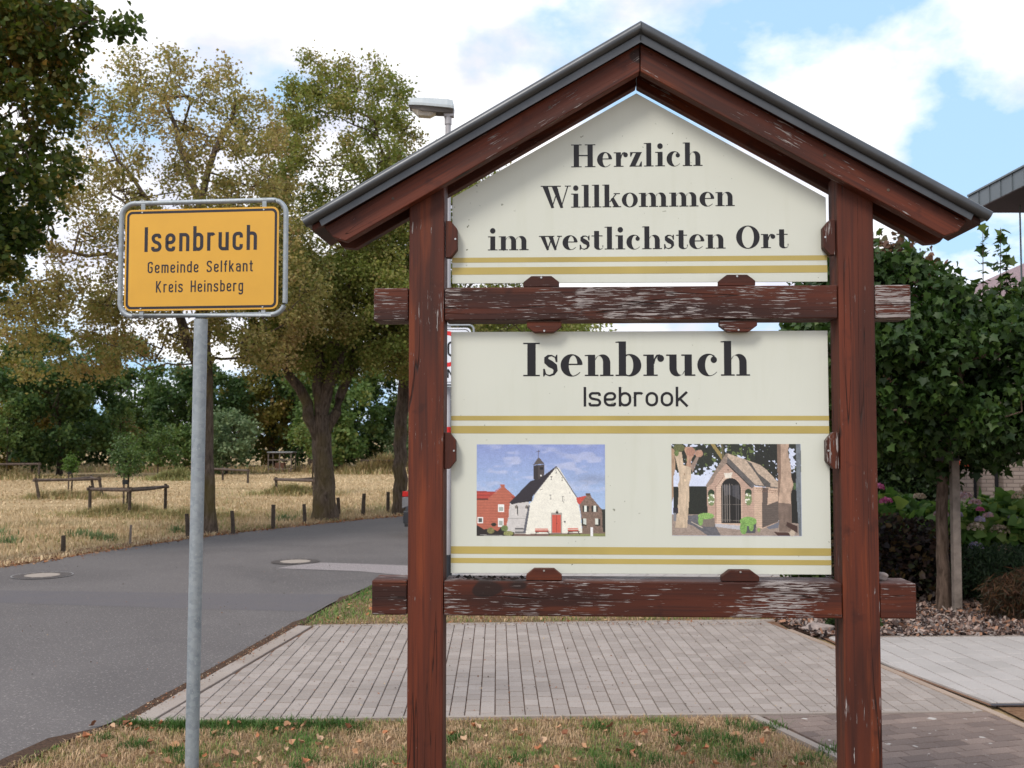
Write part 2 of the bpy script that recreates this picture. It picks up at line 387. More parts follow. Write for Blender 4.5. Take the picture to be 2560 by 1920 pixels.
sheet('road_patch', [(-2.98, 13.40), (-2.78, 13.75), (-2.52, 14.0), (-2.1, 13.9), (-.9, 13.55), (-.3, 14.2), (.1, 14.0), (-.75, 12.95), (-1.3, 12.72), (-1.9, 13.1)], 0.0, M['patch'])
sheet('lawn', [(-3.1, -4), (-2.8, 3), (-2.56, 5.41), (-2.34, 6.1), (-2.24, 6.22), (1.41, 6.36), (1.68, 5.54), (2.9, 2.0), (4.3, -4)], -.016, M['soil'])
sheet('lawn_strip', [(-1.92, 9.36), (2.4, 9.66), (3.2, 12.4), (-1.3, 12.5), (-1.55, 11.9), (-1.9, 9.7)], -.012, M['soil'])
sheet('garden_bed', [(2.40, 9.62), (2.42, 9.2), (2.57, 8.82), (8.5, 8.95), (10, 16), (2.6, 15.5), (2.55, 12.3)], -.008, M['mulch_soil'])
sheet('soil_corner', [(3.0, 6.6), (6, 6.68), (6, 3), (3.4, 3), (3.05, 5.6)], -.014, M['litter'])

# manhole covers
def manhole(x, y, label, ring):
    t = thing('manhole_cover', label, 'manhole cover', (x, y, 0), 0, 'round manhole covers in the road')
    def disc(r0, r1, z, mat, nm, n=40):
        V = [(math.cos(a)*r, math.sin(a)*r, z) for r in (r0, r1) for a in [2*math.pi*i/n for i in range(n)]]
        F = [(i, (i+1) % n, n+(i+1) % n, n+i) for i in range(n)]
        if r0 == 0: V = V[n:]; F = [tuple(range(n))]
        return mk(nm, V, F, mat, t)
    disc(.335, .345, .0045, simple('worn_rim', (.30, .29, .29), .5, .3), 'frame') if ring else None
    disc(.205, .333 if ring else .32, .0035, simple('dark_iron', (.085, .07, .064), .7, .3), 'iron_ring')
    disc(0, .2, .005, simple('concrete_infill', (.32, .27, .23), .85), 'infill')
    im = simple('iron_ribs', (.16, .14, .13), .6, .4)
    for i in range(16):
        a = 2*math.pi*i/16; c, s_ = math.cos(a), math.sin(a)
        MB().add([(c*r-s_*w, s_*r+c*w, .0055) for r, w in ((.225, -.012), (.225, .012), (.30, .016), (.30, -.016))], [(3, 2, 1, 0)]).build('iron_rib', im, t)
manhole(-5.62, 12.7, 'round manhole cover with pale rim ring at the left edge of the road', True)
manhole(-2.88, 14.1, 'round manhole cover with brown rim beside the pale rough patch', False)

# ------------------------------------------------------------------ paving
def clip_poly(P, region):
    """Sutherland-Hodgman, region counter-clockwise"""
    out = P
    for i in range(len(region)):
        a = region[i]; b = region[(i+1) % len(region)]; ex, ey = b[0]-a[0], b[1]-a[1]
        ins = lambda p: ex*(p[1]-a[1])-ey*(p[0]-a[0])
        new = []
        for j in range(len(out)):
            p, q = out[j], out[(j+1) % len(out)]; ip, iq = ins(p), ins(q)
            if ip >= 0: new.append(p)
            if (ip >= 0) != (iq >= 0): t = ip/(ip-iq); new.append((p[0]+(q[0]-p[0])*t, p[1]+(q[1]-p[1])*t))
        out = new
        if len(out) < 3: return None
    return out
def area(P): return .5*sum(P[i][0]*P[(i+1) % len(P)][1]-P[(i+1) % len(P)][0]*P[i][1] for i in range(len(P)))
def block(P, z0=-.05, ch=.003):
    n = len(P); cx = sum(p[0] for p in P)/n; cy = sum(p[1] for p in P)/n
    def ins(p, d): l = math.hypot(p[0]-cx, p[1]-cy) or 1; k = max(0, 1-d*1.3/l); return (cx+(p[0]-cx)*k, cy+(p[1]-cy)*k)
    V = [(p[0], p[1], z0) for p in P]+[(p[0], p[1], -ch) for p in P]+[(*ins(p, ch), 0) for p in P]
    F = [tuple(2*n+i for i in range(n))]
    for i in range(n):
        j = (i+1) % n; F += [(i, j, n+j, n+i), (n+i, n+j, 2*n+j, 2*n+i)]
    return V, F
def pave(parent, pname, region, ang, w, l, gap, mat, mat_i, origin, stag=.5, nmax=300, jit=.0016, gapw=None):
    """w across, l along the running direction (angle from +Y); individuals nearest the camera, the rest joined"""
    gapw = gapw or gap
    if area(region) < 0: region = region[::-1]
    c, s_ = math.cos(ang), math.sin(ang); ux = (c, s_); uy = (-s_, c)
    xs = [((p[0]-origin[0])*ux[0]+(p[1]-origin[1])*ux[1]) for p in region]; ys = [((p[0]-origin[0])*uy[0]+(p[1]-origin[1])*uy[1]) for p in region]
    full = []; part = []
    for i in range(math.floor(min(xs)/w)-1, math.ceil(max(xs)/w)+1):
        off = (i*stag % 1)*l+random.uniform(-.012, .012)
        for j in range(math.floor(min(ys)/l)-2, math.ceil(max(ys)/l)+2):
            x0, x1 = i*w+gapw/2, (i+1)*w-gapw/2; y0, y1 = j*l+off+gap/2, (j+1)*l+off-gap/2
            P = [(origin[0]+x*ux[0]+y*uy[0], origin[1]+x*ux[1]+y*uy[1]) for x, y in ((x0, y0), (x1, y0), (x1, y1), (x0, y1))]
            Q = clip_poly(P, region)
            if not Q or abs(area(Q)) < .0008: continue
            if abs(abs(area(Q))-abs(area(P))) < 1e-6:
                full.append(((P[0][0]+P[2][0])/2, (P[0][1]+P[2][1])/2))
            else: part.append(Q)
    def seen(p): return 0 if abs(p[0]) < .49*p[1]+.1 and not (p[1] < 5.0) else 1
    full.sort(key=lambda p: (seen(p), math.hypot(*p)))
    hx, hy = (w-gapw)/2, (l-gap)/2
    V, F = block([(-hx, -hy), (hx, -hy), (hx, hy), (-hx, hy)])
    variants = [raw_mesh(pname, [(x*(1+random.uniform(-.012, .012)) if abs(x) > .01 else x, y, z) for x, y, z in V], F, mat) for _ in range(4)]
    for k, p in enumerate(full[:nmax]):
        o = obj(pname, variants[k % 4], parent, (p[0], p[1], random.uniform(-.0018, .0008)), (random.uniform(-.006, .006), random.uniform(-.006, .006), ang+random.uniform(-.008, .008)))
    m = MB()
    for p in full[nmax:]:
        z = random.uniform(-.0018, .0008); a = ang+random.uniform(-.008, .008); ca, sa = math.cos(a), math.sin(a)
        m.add([(p[0]+x*ca-y*sa, p[1]+x*sa+y*ca, q+z) for x, y, q in V], F)
    for Q in part:
        a, b = block(Q); m.add(a, b)
    if m.V: stuff(m.build('paver_field', mat_i, parent))
drive_reg = [(-2.085, 6.245), (1.47, 6.40), (2.85, 6.465), (2.63, 7.75), (2.355, 9.15), (2.26, 9.62), (-1.72, 9.33)]
drv = struct('driveway', [(x, y, -.014) for x, y in [(-2.22, 6.21), (2.9, 6.36), (2.72, 7.9), (2.40, 9.2), (2.38, 9.66), (-1.93, 9.36)]], [(0, 1, 2, 3, 4, 5)], M['sand'])
pave(drv, 'paver', drive_reg, R(.8), .0905, .135, .014, M['paver'], M['paver_i'], (-2.0, 6.24), .5, 300, gapw=.0058)
side_reg = [(1.47, 6.34), (2.86, 6.43), (3.05, 5.7), (3.6, 2.0), (2.85, 2.0), (1.72, 5.62)]
sp = struct('side_path', [(x, y, -.014) for x, y in [(1.42, 6.36), (2.95, 6.42), (3.12, 5.7), (3.7, 2), (2.75, 2), (1.66, 5.62)]], [(0, 1, 2, 3, 4, 5)], M['sand'])
pave(sp, 'paver', side_reg, R(16-90), .091, .168, .004, M['dpaver'], M['dpaver_i'], (1.7, 6.3), .5, 300, gapw=.0055)
yard_reg = [(2.735, 7.75), (2.99, 6.66), (8.2, 6.80), (8.4, 8.93), (2.62, 8.80)]
yd = struct('yard_paving', [(x, y, -.014) for x, y in [(2.72, 7.7), (2.97, 6.62), (8.3, 6.76), (8.5, 8.98), (2.58, 8.84)]], [(0, 1, 2, 3, 4)], M['sand'])
pave(yd, 'slab', yard_reg, R(4.5), .172, .24, .005, M['slab'], M['slab_i'], (3, 7), .5, 300, gapw=.011)
sheet('yard_edge', [(2.96, 6.585), (8.3, 6.73), (8.3, 6.775), (2.96, 6.63)], -.001, simple('dark_edge', (.05, .05, .06), .7))
def kerb(name, pts, w, n, mat, top=0.0):
    """row of kerb stones between two points; w is the offset to the left"""
    (x0, y0), (x1, y1) = pts; L = math.hypot(x1-x0, y1-y0); a = math.atan2(y1-y0, x1-x0); step = L/n
    root = struct(name, [(x0, y0, -.03), (x1, y1, -.03), (x1-math.sin(a)*w, y1+math.cos(a)*w, -.03), (x0-math.sin(a)*w, y0+math.cos(a)*w, -.03)], [(0, 1, 2, 3)], M['sand'])
    V, F = block([(.0015, 0), (step-.0015, 0), (step-.0015, w), (.0015, w)], -.06, .004); me = raw_mesh('kerb_stone', V, F, mat)
    for i in range(n):
        obj('kerb_stone', me, root, (x0+math.cos(a)*step*i, y0+math.sin(a)*step*i, top+random.uniform(-.001, .001)), (0, 0, a+random.uniform(-.002, .002)))
kerb('driveway_kerb', [(-2.105, 6.235), (-1.755, 9.33)], .125, 10, M['kerb'], .001)
kerb('lawn_kerb', [(-2.22, 6.215), (.80, 6.338)], .034, 3, M['kerb'], .004)
kerb('lawn_kerb_end', [(.803, 6.338), (2.80, 6.42)], .034, 2, M['kerb'], .004)
kerb('path_kerb', [(1.405, 6.335), (2.78, 2.0)], .05, 5, M['kerb'], .005)
kerb('yard_kerb', [(3.62, 2.0), (2.93, 6.3)], .055, 5, M['kerb_tan'], .006)
kerb('yard_kerb_end', [(2.93, 6.305), (2.68, 7.75)], .052, 2, M['kerb_tan'], .006)
kerb('yard_kerb_far', [(2.68, 7.755), (2.40, 9.15)], .05, 2, M['kerb_tan'], .004)
kerb('driveway_back_edge', [(-1.75, 9.335), (2.38, 9.63)], .04, 5, M['kerb'], .001)
kerb('bed_edge', [(2.64, 8.815), (8.3, 8.945)], .03, 8, M['kerb'], .001)
sheet('kerb_joint', [(-2.32, 6.22), (-2.21, 6.22), (-1.87, 9.36), (-1.97, 9.42), (-2.12, 8.0), (-2.2, 7.2)], -.0015, M['dirt'])
# pavement beyond the driveway, seen through the gap under the lower panel
pv = struct('pavement', [(x, y, -.006) for x, y in [(-1.15, 12.55), (4.5, 12.6), (5.4, 13.9), (-.62, 13.75)]], [(0, 1, 2, 3)], M['sand'])
pave(pv, 'paver', [(-1.12, 12.57), (4.5, 12.62), (5.3, 13.85), (-.6, 13.7)], R(-22), .2, .2, .006, M['slab'], M['slab_i'], (0, 13), 0, 300)

# ------------------------------------------------------------------ lettering
# every glyph is a list of polygons / strips in units of cap height
def ell(cx, cy, rx, ry, t): return (cx+rx*math.cos(R(t)), cy+ry*math.sin(R(t)))
def rect(x0, y0, x1, y1): return [[(x0, y0), (x1, y0), (x1, y1), (x0, y1)], [(0, 1, 2, 3)]]
def poly(*p): return [list(p), [tuple(range(len(p)))]]
def band(o, i):  # strip between two rows of points
    n = len(o); return [list(o)+list(i), [(k, k+1, n+k+1, n+k) for k in range(n-1)]]
def ring(cx, cy, rx, ry, icx, irx, iry, t0=0, t1=360, tp=0, n=28):
    o = []; q = []
    for k in range(n+1):
        t = t0+(t1-t0)*k/n; a = ell(cx, cy, rx, ry, t); b = ell(icx, cy, irx, iry, t)
        if tp and k/n > 1-tp: w = (k/n-1+tp)/tp*.82; b = (b[0]*(1-w)+a[0]*w, b[1]*(1-w)+a[1]*w)
        o.append(a); q.append(b)
    return band(o, q)
def disc(cx, cy, r): return poly(*[ell(cx, cy, r, r, t) for t in range(0, 360, 20)])
def brush(pts, ws):
    P = [Vector(p) for p in pts]; o = []; q = []
    for i in range(len(P)):
        d = (P[min(i+1, len(P)-1)]-P[max(i-1, 0)]).normalized(); nn = Vector((-d.y, d.x)); o.append((P[i]+nn*ws[i]/2)[:]); q.append((P[i]-nn*ws[i]/2)[:])
    return band(o, q)
h = .04; X = .635
def didone(ch):
    st = .225; g = []
    if ch == 'H': g = [rect(.12, 0, .36, 1), rect(.75, 0, .99, 1), rect(0, 0, .48, h), rect(0, 1-h, .48, 1), rect(.63, 0, 1.11, h), rect(.63, 1-h, 1.11, 1), rect(.36, .485, .75, .535)]; a = 1.11
    elif ch == 'I': g = [rect(.13, 0, .39, 1), rect(0, 0, .52, h), rect(0, 1-h, .52, 1)]; a = .52
    elif ch == 'O': g = [ring(.53, .5, .53, .525, .53, .27, .485)]; a = 1.06
    elif ch == 'W':
        g = [poly((.07, 1), (.33, 1), (.63, .0), (.50, -.02)), poly((.50, -.02), (.545, -.02), (.83, .83), (.795, .86)), poly((.50, 1), (.76, 1), (1.06, .0), (.93, -.02)),
             poly((.93, -.02), (.975, -.02), (1.31, 1), (1.255, 1)), rect(0, 1-h, .95, 1), rect(1.14, 1-h, 1.42, 1)]; a = 1.38
    elif ch == 'w':
        g = [poly((.06, X), (.27, X), (.46, .02), (.36, -.02)), poly((.36, -.02), (.41, -.02), (.60, .5), (.565, .56)), poly((.42, X), (.63, X), (.81, .02), (.71, -.02)),
             poly((.71, -.02), (.76, -.02), (.965, X), (.92, X)), rect(0, X-h, .70, X), rect(.83, X-h, 1.05, X)]; a = 1.02
    elif ch == 'e': g = [ring(.345, .32, .345, .335, .39, .135, .295, 4, 322, .22, 34), rect(.24, .33, .66, .33+h)]; a = .69
    elif ch == 'c': g = [ring(.34, .32, .34, .335, .40, .16, .295, 52, 322, .3, 32), disc(.51, .475, .098)]; a = .66
    elif ch == 'o': g = [ring(.375, .32, .375, .335, .375, .165, .30)]; a = .75
    elif ch in 'nmh':
        top = 1.03 if ch == 'h' else X; g = [rect(.1, 0, .1+st, top), rect(0, 0, .1+st+.1, h), poly((0, top-h), (.12, top-h), (.12, top), (0, top-.01))]
        x = .1+st
        for k in range(2 if ch == 'm' else 1):
            r = .235; cx = x+.235
            g += [ring(cx, .40, .235, .245, cx-.12, .13, .2, 0, 158, 0, 20), rect(x+.245, 0, x+.47, .402), rect(x+.15, 0, x+.57, h)]
            x += .47
        a = x+.1
    elif ch == 'u': g = [rect(.1, .22, .325, X), rect(0, X-h, .2, X), ring(.335, .23, .235, .245, .455, .13, .2, 180, 338, 0, 20), rect(.57, 0, .795, X), rect(.47, X-h, .7, X), rect(.7, 0, .9, h)]; a = .9
    elif ch == 'r': g = [rect(.1, 0, .325, X), rect(0, 0, .44, h), rect(0, X-h, .12, X), brush([(.325, .36), (.35, .5), (.42, .6), (.52, .62)], [.03, .045, .06, .05]), disc(.535, .52, .105)]; a = .64
    elif ch == 's':
        g = [brush([(.47, .44), (.42, .56), (.31, .615), (.2, .605), (.135, .54), (.15, .45), (.27, .36), (.4, .28), (.43, .17), (.37, .06), (.24, .015), (.13, .05), (.06, .2)],
                   [.02, .035, .045, .07, .13, .19, .22, .19, .13, .07, .045, .035, .02]), poly((.435, .42), (.485, .42), (.485, .64), (.455, .64), (.40, .55)), poly((.04, .22), (.09, .22), (.13, .08), (.07, -.01), (.04, -.01))]; a = .52
    elif ch == 't': g = [rect(.12, .14, .345, .84), rect(0, X-h, .5, X), ring(.335, .15, .215, .165, .40, .06, .12, 180, 330, .3, 16), rect(.5, .1, .53, .19)]; a = .54
    elif ch == 'l': g = [rect(.11, 0, .335, 1.03), rect(0, 0, .44, h), poly((0, 1.03-h), (.12, 1.03-h), (.12, 1.03), (0, 1.02))]; a = .44
    elif ch == 'i': g = [rect(.11, 0, .335, X), rect(0, 0, .44, h), rect(0, X-h, .12, X), disc(.22, .885, .125)]; a = .44
    elif ch == 'b': g = [rect(.1, .0, .325, 1.03), poly((0, 1.03-h), (.12, 1.03-h), (.12, 1.03), (0, 1.02)), ring(.44, .32, .36, .335, .40, .15, .295, -150, 150, 0, 30), rect(0, 0, .12, h)]; a = .8
    elif ch == 'k': g = [rect(.1, 0, .325, 1.03), rect(0, 0, .42, h), poly((0, 1.03-h), (.12, 1.03-h), (.12, 1.03), (0, 1.02)), poly((.325, .24), (.375, .24), (.70, X), (.64, X)), poly((.39, .37), (.52, .46), (.80, .0), (.56, .0)), rect(.53, X-h, .82, X), rect(.48, 0, .88, h)]; a = .86
    elif ch == 'z': g = [rect(.03, X-h, .56, X), rect(.0, 0, .56, h), poly((.31, X), (.56, X), (.25, 0), (0, 0)), poly((.03, .44), (.07, .44), (.17, X), (.03, X)), poly((.52, .22), (.56, .22), (.56, 0), (.42, 0))]; a = .58
    else: a = .38
    return g, a
def rounded(pts, r, closed=False, n=6):
    P = [Vector(p) for p in pts]; out = []; k = len(P)
    for i in range(k):
        if not closed and i in (0, k-1): out.append(P[i][:]); continue
        a, b, c = P[i-1], P[i], P[(i+1) % k]; u = (a-b); w = (c-b); rr = min(r, u.length*.5, w.length*.5); p0 = b+u.normalized()*rr; p1 = b+w.normalized()*rr
        for j in range(n+1): t = j/n; q = (1-t)**2+1.414*t*(1-t)+t*t; out.append((((1-t)**2*p0+1.414*t*(1-t)*b+t*t*p1)/q)[:])
    if closed: out.append(out[0])
    return out
def sans(ch, w, wide=.36, rd=.15, xh=.73):
    """monoline road-sign lettering; w stroke width"""
    c = w/2; W_ = wide; T = xh-c; B = c; L_ = []; a = W_+w
    P = lambda pts, r=rd, cl=False: rounded(pts, r, cl)
    up = 1.0; tq = W_
    if ch == 'I': L_ = [[(c, 0), (c, 1)]]; a = w
    elif ch == 'l': L_ = [[(c, 0), (c, up)]]; a = w
    elif ch == 'i': L_ = [[(c, 0), (c, xh)], [(c, .87), (c, .87+w)]]; a = w
    elif ch == 'K': L_ = [[(c, 0), (c, 1)], [(W_+c+.06, 1), (c, .38)], [(c+.1, .52), (W_+c+.08, 0)]]; a = W_+w+.1
    elif ch == 'k': L_ = [[(c, 0), (c, up)], [(W_+c, xh), (c, .27)], [(c+.11, .42), (W_+c+.02, 0)]]; a = W_+w+.02
    elif ch == 'H': L_ = [[(c, 0), (c, 1)], [(W_+c+.05, 0), (W_+c+.05, 1)], [(c, .5), (W_+c+.05, .5)]]; a = W_+w+.05
    elif ch == 'G': L_ = [P([(W_+c+.03, .74), (W_+c+.03, 1-c), (c, 1-c), (c, B), (W_+c+.03, B), (W_+c+.03, .5), (W_*.55+c, .5)], rd*1.2)]; a = W_+w+.05
    elif ch == 'S': L_ = [P([(W_+c+.03, .76), (W_+c+.03, 1-c), (c, 1-c), (c, .57), (W_+c+.04, .46), (W_+c+.04, B), (c, B), (c, .24)], rd*1.3)]; a = W_+w+.05
    elif ch == 'Z': L_ = [[(c*.2, 1-c), (W_+c*1.8, 1-c)], [(W_+c*1.4, 1-w*.5), (c*.6, w*.5)], [(c*.2, c), (W_+c*1.8, c)]]
    elif ch == 'O' or ch == '0': L_ = [P([(c, 1-c), (W_+c, 1-c), (W_+c, c), (c, c)], rd*1.4, True)]
    elif ch == 'N': L_ = [[(c, 0), (c, 1)], [(c, 1-c*.4), (W_+c, c*.4)], [(W_+c, 0), (W_+c, 1)]]
    elif ch == 'E': L_ = [[(c, 0), (c, 1)], [(c, 1-c), (W_+c, 1-c)], [(c, .5), (W_*.9+c, .5)], [(c, c), (W_+c, c)]]
    elif ch == '3': L_ = [P([(c, .78), (c, 1-c), (W_+c, 1-c), (W_+c, .55), (W_*.5, .53)], rd*1.2), P([(W_*.5, .53), (W_+c, .53), (W_+c, c), (c, c), (c, .22)], rd*1.2)]
    elif ch == 'n': L_ = [[(c, 0), (c, xh)], P([(c, T-.06), (c+.04, T), (W_+c, T), (W_+c, 0)])]
    elif ch == 'm': L_ = [[(c, 0), (c, xh)], P([(c, T-.06), (c+.04, T), (W_*.84+c, T), (W_*.84+c, 0)]), P([(W_*.84+c, T-.06), (W_*.84+c+.04, T), (W_*1.68+c, T), (W_*1.68+c, 0)])]; a = W_*1.68+w
    elif ch == 'h': L_ = [[(c, 0), (c, up)], P([(c, T-.06), (c+.04, T), (W_+c, T), (W_+c, 0)])]
    elif ch == 'u': L_ = [P([(c, xh), (c, B), (W_+c-.04, B), (W_+c, B+.06)]), [(W_+c, 0), (W_+c, xh)]]
    elif ch == 'r': L_ = [[(c, 0), (c, xh)], P([(c, T-.1), (c+.05, T), (W_*.62+c, T), (W_*.72+c, T-.05)], .06)]; a = W_*.72+w*.8
    elif ch == 'b': L_ = [[(c, 0), (c, up)], P([(c, T), (W_+c, T), (W_+c, B), (c, B)], rd*1.15, True)]
    elif ch == 'd': L_ = [[(W_+c, 0), (W_+c, up)], P([(c, T), (W_+c, T), (W_+c, B), (c, B)], rd*1.15, True)]
    elif ch == 'o': L_ = [P([(c, T), (W_+c, T), (W_+c, B), (c, B)], rd*1.25, True)]
    elif ch == 'g': L_ = [P([(c, T), (W_+c, T), (W_+c, B), (c, B)], rd*1.15, True), P([(W_+c, xh), (W_+c, -.22), (c+.02, -.22), (c+.02, -.1)])]
    elif ch == 'c': L_ = [P([(W_+c, .50), (W_+c, T), (c, T), (c, B), (W_+c, B), (W_+c, .24)], rd*1.15)]
    elif ch == 'e': L_ = [P([(c, .36), (W_+c, .36), (W_+c, T), (c, T), (c, B), (W_+c-.01, B), (W_+c-.01, .2)], rd*1.15)]
    elif ch == 's': L_ = [P([(W_+c-.02, .54), (W_+c-.02, T), (c, T), (c, .42), (W_+c, .33), (W_+c, B), (c-.01, B), (c-.01, .2)], rd)]
    elif ch == 'a': L_ = [P([(c+.01, .54), (c+.01, T), (W_+c, T), (W_+c, 0)]), P([(W_+c, .43), (c, .43), (c, B), (W_+c, B)], rd)]
    elif ch == 't': L_ = [P([(c+.07, .95), (c+.07, B), (W_*.75+c, B)], .1), [(-.0, T), (W_*.75+c, T)]]; a = W_*.75+c
    elif ch == 'f': L_ = [P([(c+.07, 0), (c+.07, 1-c), (W_*.72+c, 1-c)], .12), [(0, T), (W_*.66+c, T)]]; a = W_*.72+c
    else: a = .34
    g = []
    for k in L_:
        pts = k
        P2 = [Vector(p) for p in pts]; o_ = []; q_ = []
        cl = (P2[0]-P2[-1]).length < 1e-5 and len(P2) > 3
        for i in range(len(P2)):
            if cl and i in (0, len(P2)-1): d0 = (P2[-1]-P2[-2]).normalized(); d1 = (P2[1]-P2[0]).normalized()
            else: d0 = (P2[i]-P2[max(i-1, 0)]); d1 = (P2[min(i+1, len(P2)-1)]-P2[i]); d0 = d0.normalized() if d0.length > 1e-7 else d1.normalized(); d1 = d1.normalized() if d1.length > 1e-7 else d0
            d = (d0+d1).normalized(); nn = Vector((-d.y, d.x)); k2 = 1/max(.5, d.dot(d0)); o_.append((P2[i]+nn*c*k2)[:]); q_.append((P2[i]-nn*c*k2)[:])
        g.append(band(o_, q_))
    return g, a
def text(s, x0, x1, base, cap, y, mat, parent, font, track=.06, space=None):
    """flat letters in the local XZ plane, facing -Y, the line stretched to run from x0 to x1; strokes stacked by hundredths of a millimetre"""
    items = []; x = 0
    for ch in s:
        if ch == ' ': x += space if space else .4; continue
        g, a = font(ch); items.append((x, g)); x += a+track
    sx = (x1-x0)/(x-track)
    for ox, g in items:
        V = []; F = []
        for j, (pts, fc) in enumerate(g):
            b = len(V); V += [(x0+(ox+p[0])*sx, y-.00005*(j % 9), base+p[1]*cap) for p in pts]; F += [tuple(b+i for i in f) for f in fc]
        mk('letter', V, F, mat, parent)

# ------------------------------------------------------------------ printed photographs on the lower panel
class Paint:
    def __init__(s, nx, ny, w, h):
        s.nx, s.ny = nx, ny; s.x, s.y = np.meshgrid(np.linspace(0, w, nx), np.linspace(0, h, ny)); s.c = np.zeros((ny, nx, 3)); s.w, s.h = w, h
        s.r = np.random.default_rng(3)
    def noise(s, sx, sy, seed=0):
        r = np.random.default_rng(seed); gx, gy = int(s.w/sx)+3, int(s.h/sy)+3; g = r.random((gy, gx)); u = s.x/sx; v = s.y/sy
        i = u.astype(int); j = v.astype(int); fu = u-i; fv = v-j; fu = fu*fu*(3-2*fu); fv = fv*fv*(3-2*fv)
        return (g[j, i]*(1-fu)+g[j, i+1]*fu)*(1-fv)+(g[j+1, i]*(1-fu)+g[j+1, i+1]*fu)*fv
    def inside(s, P):
        m = np.zeros(s.x.shape, bool); n = len(P)
        for i in range(n):
            x0, y0 = P[i]; x1, y1 = P[(i+1) % n]
            if y0 == y1: continue
            c = ((y0 > s.y) != (y1 > s.y)) & (s.x < (x1-x0)*(s.y-y0)/(y1-y0)+x0); m ^= c
        return m
    def put(s, m, c, var=0, nz=None):
        c = np.array(lin(*c)); col = np.broadcast_to(c, s.c.shape).copy()
        if var: col *= (1+var*(s.r.random(s.x.shape)-.5)*2)[..., None]
        if nz is not None: col *= nz[..., None]
        s.c[m] = col[m]
    def poly(s, P, c, var=.04, nz=None): s.put(s.inside(P), c, var, nz)
    def rect(s, a, b, c_, d, col, var=.04): s.poly([(a, b), (c_, b), (c_, d), (a, d)], col, var)
    def ell(s, cx, cy, rx, ry, c, var=.15): s.put(((s.x-cx)/rx)**2+((s.y-cy)/ry)**2 < 1, c, var)
    def line(s, x0, y0, x1, y1, w, c):
        d = np.hypot(x1-x0, y1-y0); t = np.clip(((s.x-x0)*(x1-x0)+(s.y-y0)*(y1-y0))/d**2, 0, 1)
        s.put(np.hypot(s.x-x0-t*(x1-x0), s.y-y0-t*(y1-y0)) < w, c)
    def grain(s, a=.06):
        s.c *= (1+a*(s.noise(14, 12, 51)-.5)*2+a*.8*(s.noise(60, 45, 52)-.5)*2+.06*s.r.normal(size=s.x.shape))[..., None]; s.c = np.clip(s.c, 0, 1)
    def mesh(s, name, x0, x1, z0, z1, y, parent):
        s.grain(); X_ = x0+(x1-x0)*s.x/s.w; Z_ = z1-(z1-z0)*s.y/s.h; V = np.stack([X_, np.full_like(X_, y), Z_], -1).reshape(-1, 3)
        i = np.arange((s.ny-1)*(s.nx-1)); r_ = i//(s.nx-1); c_ = i % (s.nx-1); a = r_*s.nx+c_
        return mk(name, V, np.c_[a, a+s.nx, a+s.nx+1, a+1], M['print'], parent, col=np.clip((s.c*.78+s.c.mean(-1, keepdims=True)*.22)*1.05+.014, 0, 1).reshape(-1, 3))
